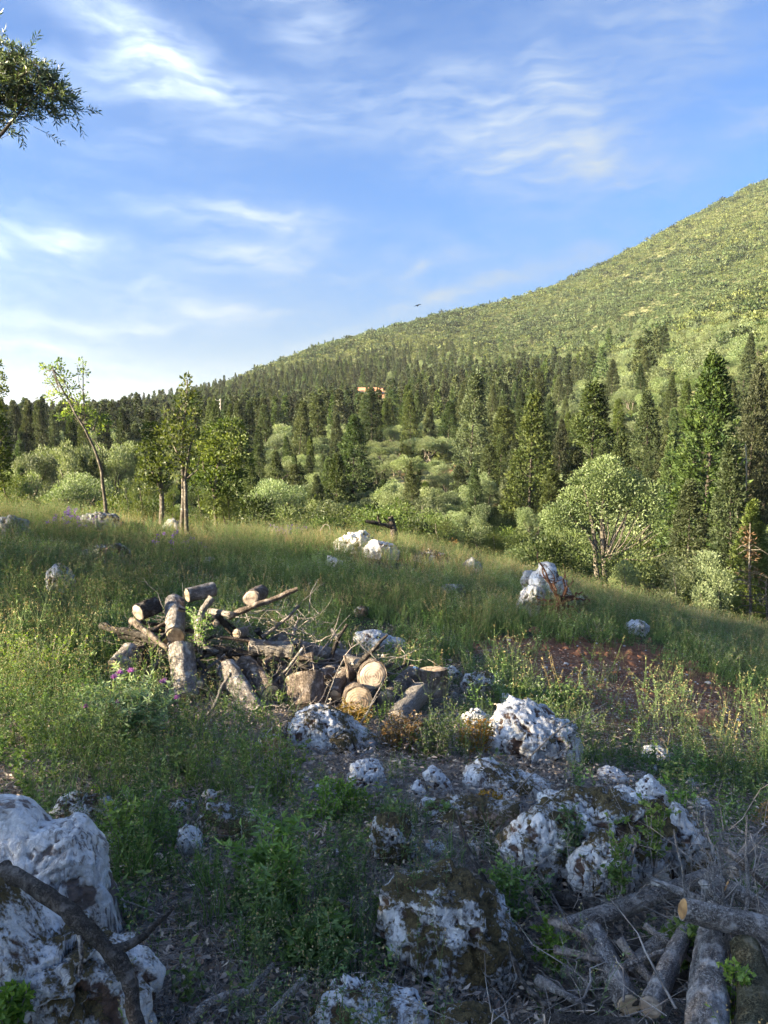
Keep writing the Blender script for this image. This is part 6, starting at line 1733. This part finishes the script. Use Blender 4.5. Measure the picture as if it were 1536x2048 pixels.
def T_litter(seed, n=26, R_=.16):
    rs = np.random.default_rng(seed); b = MB()
    P = np.stack([rs.normal(size=n) * R_, rs.normal(size=n) * R_, .004 + .018 * rs.random(n)], 1)
    V, F = leaves_arr(P, np.stack([rs.normal(size=n), rs.normal(size=n), .22 * rs.normal(size=n)], 1), .032 * (.4 + rs.random(n)), .014, rs, .12)
    b.add(V, F, 5, np.repeat(rs.random(n), 4))
    for i in range(20):
        p = np.array([rs.normal() * R_, rs.normal() * R_, .006 + .02 * rs.random()]); d = nrm(np.array([rs.normal(), rs.normal(), .12 * rs.normal()])) * (.05 + .16 * rs.random())
        V, F = tube_arr(crook(p, p + d, 4, .1, rs), np.array([1, .9, .7, .4]) * (.0007 + .0013 * rs.random()), 3); b.add(V, F, 6, .5)
    return b
def T_clod(seed): return T_litter(seed, 60, .2)
def T_violet(seed):
    rs = np.random.default_rng(seed); b = MB(); stemmed(b, 7, .34, rs, leaf=(.03, .01), per=10, mat=1, spread=.08, tips=.014, tipmat=7, tipn=14, tipsize=.016, branches=1); return b

TEM = [T_grass(1), T_grass(2, .34, 26, .0045, .04, 0, .3), T_weed(3, 7, .26, leaf=(.032, .014), per=16), T_weed(4, 6, .34, leaf=(.022, .007), per=26, tips=.012, tipn=3, branches=2),
       T_rosette(5), T_oat(6), T_weed(7, 5, .50, leaf=(.02, .006), per=16, mat=0, branches=3, tips=.01, tipmat=3, tipn=4, tipsize=.008),
       T_rosette(8, 70, .09, 2, .02, .011), T_violet(9), T_grass(10, .2, 30, .004, .07, 3, .6), T_weed(11, 9, .22, leaf=(.018, .008), per=30, mat=2, spread=.07)]

def ell(u, v, cu, cv, su, sv): return np.exp(-((u - cu) / su) ** 2 - ((v - cv) / sv) ** 2)
GREEN = [(130, 1450, 190, 110, .9), (290, 1590, 190, 90, .8), (420, 1700, 150, 90, .7), (600, 1860, 120, 100, .8), (40, 1290, 150, 130, 1), (560, 1560, 90, 70, .5), (985, 1400, 110, 60, 1), (1260, 1470, 160, 80, .8), (1400, 1560, 140, 40, 1.0),
         (870, 1700, 110, 80, .45), (1060, 1760, 80, 70, .5), (1200, 1340, 140, 50, .3), (720, 1620, 90, 60, .5), (240, 1700, 80, 80, .9), (660, 1960, 130, 60, .5), (1500, 1650, 60, 50, .5), (950, 1980, 90, 50, .5)]
BLOCK = [(520, 1330, 300, 90), (1290, 1900, 260, 170)]

def meadow(name, label, seed, n, r0, r1, dens, temps, weights, sc, power=1.5, azmax=R(37)):
    x, y, z, u, v, r, rs = sample_land(n, r0, r1, seed, power, azmax)
    d = dens(x, y, u, v, r)
    d = d * (1 - .8 * ell(u, v, 470, 1425, 330, 55)) * (1 - .88 * np.clip(1.5 * red_mask(u, v - 20) - .15, 0, 1) * (.6 if name == 'tall_weeds' else 1))
    d = d * (1 - np.exp(-(((x + .85) / 1.5) ** 2 + ((y - PILE_Y) / .62) ** 2) ** 2))
    for (ru, rv, rw, rd) in RBOX:
        hp = min(.26 * FPX / rd, 70); d = d * (1 - (.9 if rd < 9 else .3) * ell(u, v, ru, rv + hp * .35, rw * .5, hp * .6 + 4))
    s = rs.random(len(x)) < d
    x, y, z, u, v, r = (q[s] for q in (x, y, z, u, v, r)); m = len(x)
    w = np.array(weights(x, y, u, v, r)).T * np.stack([np.clip(1 + 3.2 * fb2(x, y, .55, 2, 300 + t_ * 7 + seed), .04, 4) for t_ in range(len(temps))], 1); w = w / w.sum(1, keepdims=True); c = np.cumsum(w, 1)
    var = (rs.random(m)[:, None] > c).sum(1).clip(0, len(temps) - 1)
    S = sc(u, v, r) * (.7 + .6 * rs.random(m))
    print(name, m)
    rot = np.stack([rs.normal(size=m) * .12, rs.normal(size=m) * .12, rs.random(m) * 6.28], 1)
    return scatter(name, [TEM[t] for t in temps], np.stack([x, y, z - .01], 1), rot, S, var, GM, label, 'grass' if 'grass' in name else 'plants')

z_plain = 0.0
PILE_Y = D0 + .35
def inpile(u, v): return np.clip(sum(ell(u, v, *e) for e in BLOCK) * 1.3, 0, 1)
def d_mead(x, y, u, v, r):
    g = np.clip((r - 5.2) / 1.5, 0, 1) * (1 - .82 * red_mask(u, v)) * np.clip(.85 + 1.6 * fb2(x, y, .8, 3, 44), .12, 1)
    return g * (1 - .8 * ell(u, v, 520, 1330, 290, 70))
one = lambda q: np.ones_like(q)
meadow('meadow_grass', 'long green meadow grass behind the log pile up to the crest', 201, 15000, 5, 26, d_mead, [0, 1, 5], lambda x, y, u, v, r: [one(u), one(u) * .6, .3 + .8 * np.clip((r - 13) / 4, 0, 1)], lambda u, v, r: .85 - .15 * np.clip((r - 8) / 8, 0, 1))
meadow('meadow_herbs', 'flowering meadow weeds with tiny white heads among the grass', 202, 24000, 5, 24, d_mead, [2, 3, 6, 4, 9], lambda x, y, u, v, r: [one(u), 1.8 * one(u), .8 * one(u) + 1.3 * (u < 350) + .6 * (r > 10), .9 * one(u), .35 * one(u)], lambda u, v, r: .8 + 0 * r)
def d_fore(x, y, u, v, r):
    g = sum(a[4] * ell(u, v, *a[:4]) for a in GREEN)
    return np.clip(g * .74 + .07 + .2 * np.clip(fb2(x, y, 1.3, 3, 12), 0, 1), 0, 1) * (r < 7) * (1 - .55 * ell(u, v, 1290, 1900, 230, 150))
meadow('foreground_weeds', 'low green weeds and grass in patches over the littered foreground', 203, 9500, 1.3, 7, d_fore, [0, 2, 3, 4, 7, 10, 6, 9], lambda x, y, u, v, r: [.9 * one(u), one(u), .12 * one(u), 1.1 * one(u), .7 * one(u), .8 * one(u), .4 * one(u), .3 * one(u)], lambda u, v, r: .55 + .05 * r, 1.3)
def d_tall(x, y, u, v, r):
    return np.clip(1.0 * ell(u, v, 40, 1290, 170, 90) + .4 * ell(u, v, 1290, 1440, 150, 60) + .5 * ell(u, v, 1480, 1480, 80, 90) + .5 * ell(u, v, 200, 1320, 100, 60) + .5 * ell(u, v, 640, 1230, 60, 50), 0, 1)
meadow('tall_weeds', 'tall thin yellow-green stalks standing above the weeds', 204, 1500, 3, 12, d_tall, [6, 1], lambda x, y, u, v, r: [one(u), .25 * one(u)], lambda u, v, r: 1.0 + 0 * r)
meadow('crest_oats', 'dry straw coloured oat grass lit along the crest of the meadow', 205, 3800, 13.5, 27, lambda x, y, u, v, r: np.clip((r - 13.5) / 3, 0, 1) * .9, [5, 9, 1], lambda x, y, u, v, r: [one(u), .5 * one(u), .5 * one(u)], lambda u, v, r: .8 + 0 * r)
meadow('violet_vetch_flowers', 'patches of violet flowers at the left edge and on the crest', 206, 5000, 6, 22, lambda x, y, u, v, r: np.clip(.8 * ell(u, v, 20, 1015, 60, 12) + .4 * ell(u, v, 573, 1082, 18, 5) + .5 * ell(u, v, 130, 1075, 30, 12) + .08 * ell(u, v, 350, 1120, 60, 12) + .2 * ell(u, v, 450, 1112, 15, 6), 0, 1), [8], lambda x, y, u, v, r: [one(u)], lambda u, v, r: 1.1 + 0 * r)

def litter():
    x, y, z, u, v, r, rs = sample_land(10000, .9, 9, 210, 1.15, R(40))
    d = np.clip(1.25 - r * .12, .15, 1) * (1 - .5 * red_mask(u, v))
    s = rs.random(len(x)) < d; x, y, z = (q[s] for q in (x, y, z)); n = len(x)
    scatter('leaf_litter', [T_litter(k) for k in (1, 2, 3)] + [T_clod(4)], np.stack([x, y, z], 1), np.stack([rs.normal(size=n) * .05, rs.normal(size=n) * .05, rs.random(n) * 6.28], 1), (.7 + .6 * rs.random(n)) * .8, rs.integers(0, 4, n), GM, 'dry leaves and broken twigs littering the foreground soil', 'leaf litter')
litter()
def dry_sticks():
    rs = np.random.default_rng(5); b = MB()
    for i in range(900):
        u = rs.random() * 1536; v = 1500 + 560 * rs.random() ** .8
        h = hit(u, v)
        if h is None: continue
        p = h + [0, 0, .012]; a = rs.random() * 6.28; L = .08 + .35 * rs.random() ** 2
        e = p + np.array([math.cos(a) * L, math.sin(a) * L, 0]); e[2] = gz(e[0], e[1]) + .01 + .04 * rs.random()
        r_ = .001 + .003 * rs.random() ** 4
        V, F = tube_arr(crook(p, e, 7, .09, rs), np.linspace(r_, r_ * .4, 7), 4); b.add(V, F)
    obj('dry_twigs', b.mesh('dry_twigs', [B_TWIG], True), None, 'grey dry twigs lying over the foreground soil', 'twigs', kind='stuff')
dry_sticks()

# ------------------------------------------------------------------ single plants one can point to
def shrub(label, u, vb, wpx, hpx, mat, seed, name='shrub', cat='shrub', nst=16, per=34, leaf=(.017, .010), upright=.6, depth=None, parts=None, group='shrubs among the rocks', smat=None):
    rs = np.random.default_rng(seed)
    dep = depth or dep_of(u, vb); A = at(u, vb, dep); A[2] = max(A[2], gz(A[0], A[1])) - .01 if depth is None else A[2]
    k = dep / FPX; H = hpx * k; Wd = wpx * k
    sb = MB(); lb = MB()
    for i in range(nst):
        a = rs.random() * 6.28; q = rs.random() ** .6
        p0 = np.array([math.cos(a), math.sin(a), 0]) * Wd * .12 * q; p0[2] = -.03
        e = np.array([math.cos(a) * Wd * .5 * q, math.sin(a) * Wd * .5 * q, H * (1 - .45 * q * (1 - upright)) * (.6 + .45 * rs.random())])
        pts = crook(p0, e, 7, .07, rs); V, F = tube_arr(pts, np.linspace(.0028, .0010, 7), 4); sb.add(V, F, 0, .5)
        lines = [pts]
        for z_ in range(4):
            s = pts[rs.integers(1, 6)]; e2 = s + nrm(np.array([rs.normal(), rs.normal(), .7])) * (.25 + .2 * rs.random()) * H * .7
            bp = crook(s, e2, 5, .08, rs); V, F = tube_arr(bp, np.linspace(.0016, .0007, 5), 3); sb.add(V, F, 0, .5); lines.append(bp)
        for L_ in lines:
            n = max(4, int(per * (1.0 if L_ is pts else .5))); t = (.15 + .85 * rs.random(n)) * (len(L_) - 1)
            P = np.stack([np.interp(t, np.arange(len(L_)), L_[:, c]) for c in range(3)], 1)
            D = np.stack([rs.normal(size=n), rs.normal(size=n), .4 + .4 * rs.normal(size=n)], 1)
            V, F = leaves_arr(P, D, leaf[0] * (.6 + .8 * rs.random(n)), leaf[1] * (.7 + .6 * rs.random(n)), rs, .1)
            lb.add(V, F, 0, np.repeat(np.clip(rs.random(n) * .6 + .4 * t / (len(L_) - 1), 0, 1), 4))
    e = empty(name, A, label, cat, group)
    obj('stem', sb.mesh('stem', [smat or B_TWIG], True), e); obj('leaves', lb.mesh('leaves', [mat]), e)
    return e, A, k

SH = [
 ('green leafy shrub in front of the pale peaked rock', 560, 1610, 120, 165, M_BRIGHT, 1, {}),
 ('bright green shrub right of the blocky white rock foot', 645, 1650, 130, 110, M_BRIGHT, 2, {}),
 ('loose green shrub in front of the blocky white rock', 700, 1640, 90, 90, M_BRIGHT, 3, {}),
 ('reddish tipped shrub at the left end of the pale peaked rock', 600, 1500, 60, 75, M_ORANGE, 4, {}),
 ('orange yellow spurge between log pile and pale peaked rock', 705, 1455, 95, 60, M_ORANGE, 5, dict(nst=26, leaf=(.02, .009))),
 ('orange spurge clump right of the pale peaked rock', 800, 1510, 100, 100, M_ORANGE, 6, dict(nst=26, leaf=(.018, .008))),
 ('dark green and orange spurge in the middle of the rocks', 870, 1520, 110, 110, M_WEED, 7, dict(nst=24)),
 ('orange flecked shrub left of the big pitted boulder', 950, 1515, 95, 85, M_ORANGE, 8, dict(nst=20)),
 ('low brownish shrub under the thin dry stems', 985, 1640, 60, 60, M_ORANGE, 9, dict(nst=10)),
 ('small yellow-green cushion plant right of the thin white stone', 1048, 1420, 42, 36, M_ORANGE, 10, dict(nst=30, leaf=(.012, .005), per=40)),
 ('tall bright green sprout over the ledge front', 1228, 1790, 70, 175, M_BRIGHT, 11, dict(nst=5, depth=2.75, upright=1, leaf=(.017, .013))),
 ('green sprout before the white block of the ledge', 1310, 1720, 70, 120, M_BRIGHT, 12, dict(nst=6, depth=2.9, upright=1, leaf=(.017, .013))),
 ('light green sprout rising above the right end of the ledge', 1345, 1640, 50, 95, M_BRIGHT, 13, dict(nst=3, depth=3.2, upright=1, leaf=(.015, .012))),
 ('leafy green shoot left of the ledge face', 1140, 1720, 60, 120, M_WEED, 14, dict(nst=6, depth=2.95, upright=1)),
 ('green shrub in the shade left of the long thin log', 1030, 1840, 110, 140, M_WEED, 15, dict(nst=14, depth=2.75)),
 ('green weeds growing by the cut end of the long thin log', 1100, 1930, 80, 110, M_BRIGHT, 16, dict(nst=9, depth=2.5)),
 ('green leaves between the pale log and the massive trunk', 1370, 1930, 90, 120, M_BRIGHT, 17, dict(nst=9, depth=2.42, leaf=(.022, .017))),
 ('small sprout in front of the massive trunk', 1470, 2030, 50, 120, M_BRIGHT, 18, dict(nst=3, depth=2.05, upright=1, leaf=(.02, .012))),
 ('dark green bushy weed in the grass behind the large pale slab', 270, 1720, 150, 150, M_WEED, 19, dict(nst=26, leaf=(.024, .010))),
 ('broad leaved green weed left of the mossy boulder', 640, 1930, 150, 130, M_WEED, 20, dict(nst=18, leaf=(.034, .015))),
 ('pale green leafy weed in the centre of the shaded foreground', 560, 1830, 150, 200, M_WEED, 21, dict(nst=16, leaf=(.04, .012), upright=.9)),
 ('green plant at the bottom left corner', 20, 2050, 90, 80, M_BRIGHT, 22, dict(nst=8, depth=1.85, leaf=(.022, .012))),
 ('lush green shrub behind the big pitted boulder', 1000, 1420, 130, 60, M_BRIGHT, 23, dict(nst=26)),
 ('dark green shrub in the bare soil on the right', 1440, 1340, 90, 55, M_WEED, 24, dict(nst=26)),
 ('green shrub right of the upturned roots', 1190, 1285, 110, 50, M_WEED, 25, dict(nst=26)),
 ('dark green bushy weed at the lower right of the bare soil', 1320, 1560, 170, 70, M_WEED, 26, dict(nst=30)),
 ('bright green bushy weed at the right edge', 1460, 1575, 130, 60, M_BRIGHT, 27, dict(nst=24)),
 ('green shrub right of the mossy boulder', 880, 1650, 80, 60, M_WEED, 28, dict(nst=12)),
 ('yellow-green bush at the right edge above the branch pile', 1540, 1680, 50, 90, M_ORANGE, 29, dict(nst=14)),
 ('sunlit bush of small leaves at the left behind the thistle', 90, 1400, 190, 150, M_BRIGHT, 30, dict(nst=40, leaf=(.022, .012))),
 ('thin green sapling shoot in front of the smooth grey log', 490, 1500, 60, 130, M_BRIGHT, 31, dict(nst=3, upright=1)),
 ('ivy-like green leaves climbing in the middle of the log pile', 400, 1300, 60, 110, M_WEED, 32, dict(nst=8, depth=D0 + .38)),
 ('green leaves at the foot of the flat-topped stump', 570, 1425, 50, 50, M_WEED, 33, dict(nst=5, depth=D0 + .02)),
 ('yellow flowering plant on the meadow crest', 900, 1110, 60, 40, M_ORANGE, 34, dict(nst=14, leaf=(.05, .03))),
]
for (lab, u_, vb_, w_, h_, m_, sd_, kw) in SH:
    shrub(lab, u_, vb_, w_, h_, m_, sd_ + 500, **kw)

def thistle():
    e, A, k = shrub('pale green bushy thistle with pink-purple flower heads in front of the log pile', 255, 1500, 215, 150, M_THISTLE, 700, 'thistle', 'thistle', 60, 46, (.042, .010), .9, None, None, None)
    if 'group' in e: del e['group']
    rs = np.random.default_rng(8); dep = dep_of(255, 1500)
    sb = MB()
    for (u_, v_) in [(172, 1416), (237, 1408), (229, 1357), (240, 1348), (262, 1345), (293, 1400), (327, 1366), (354, 1398), (208, 1520), (238, 1424)]:
        P = at(u_, v_, dep - .04 + rs.normal() * .05) - A
        if v_ == 1520: continue
        V, F = tube_arr(crook((rs.normal() * .05, rs.normal() * .03, .05), P, 7, .05, rs), np.linspace(.003, .002, 7), 4); sb.add(V, F, 0, .5)
        fb = MB(); n = 70
        d = nrm(np.stack([rs.normal(size=n) * .8, rs.normal(size=n) * .8, .35 + np.abs(rs.normal(size=n))], 1))
        V, F = leaves_arr(np.tile(P, (n, 1)), d, (.03 * (.6 + .6 * rs.random(n))), .005, rs); fb.add(V, F, 0, np.repeat(rs.random(n), 4))
        Vs, Fs = ICO[2]; fb.add(Vs * [.0085, .0085, .010] + P - [0, 0, .008], Fs, 1, .5)
        obj('flower_head', fb.mesh('flower_head', [M_PURPLE, M_THISTLE]), e)
    obj('flower_stalks', sb.mesh('flower_stalks', [M_THISTLE], True), e)
thistle()

# ------------------------------------------------------------------ thin evening haze
def haze():
    m, T, out = material('haze air')
    v = T.new('ShaderNodeVolumePrincipled')
    v.inputs['Color'].default_value = (.86, .92, 1.0, 1); v.inputs['Density'].default_value = .00007
    v.inputs['Anisotropy'].default_value = .1
    T.l.new(v.outputs[0], out.inputs['Volume'])
    x, z0, z1 = 8200., float(ZT.min()) - 12, float(ZT.max()) + 30
    V = [(-x, -x, z0), (x, -x, z0), (x, x, z0), (-x, x, z0), (-x, -x, z1), (x, -x, z1), (x, x, z1), (-x, x, z1)]
    b = MB(); b.add(V, [(3, 2, 1, 0), (4, 5, 6, 7), (0, 1, 5, 4), (1, 2, 6, 5), (2, 3, 7, 6), (3, 0, 4, 7)])
    obj('haze', b.mesh('haze', [m]), kind='stuff', label='thin bluish evening haze over the valley and hill', cat='haze')
haze()
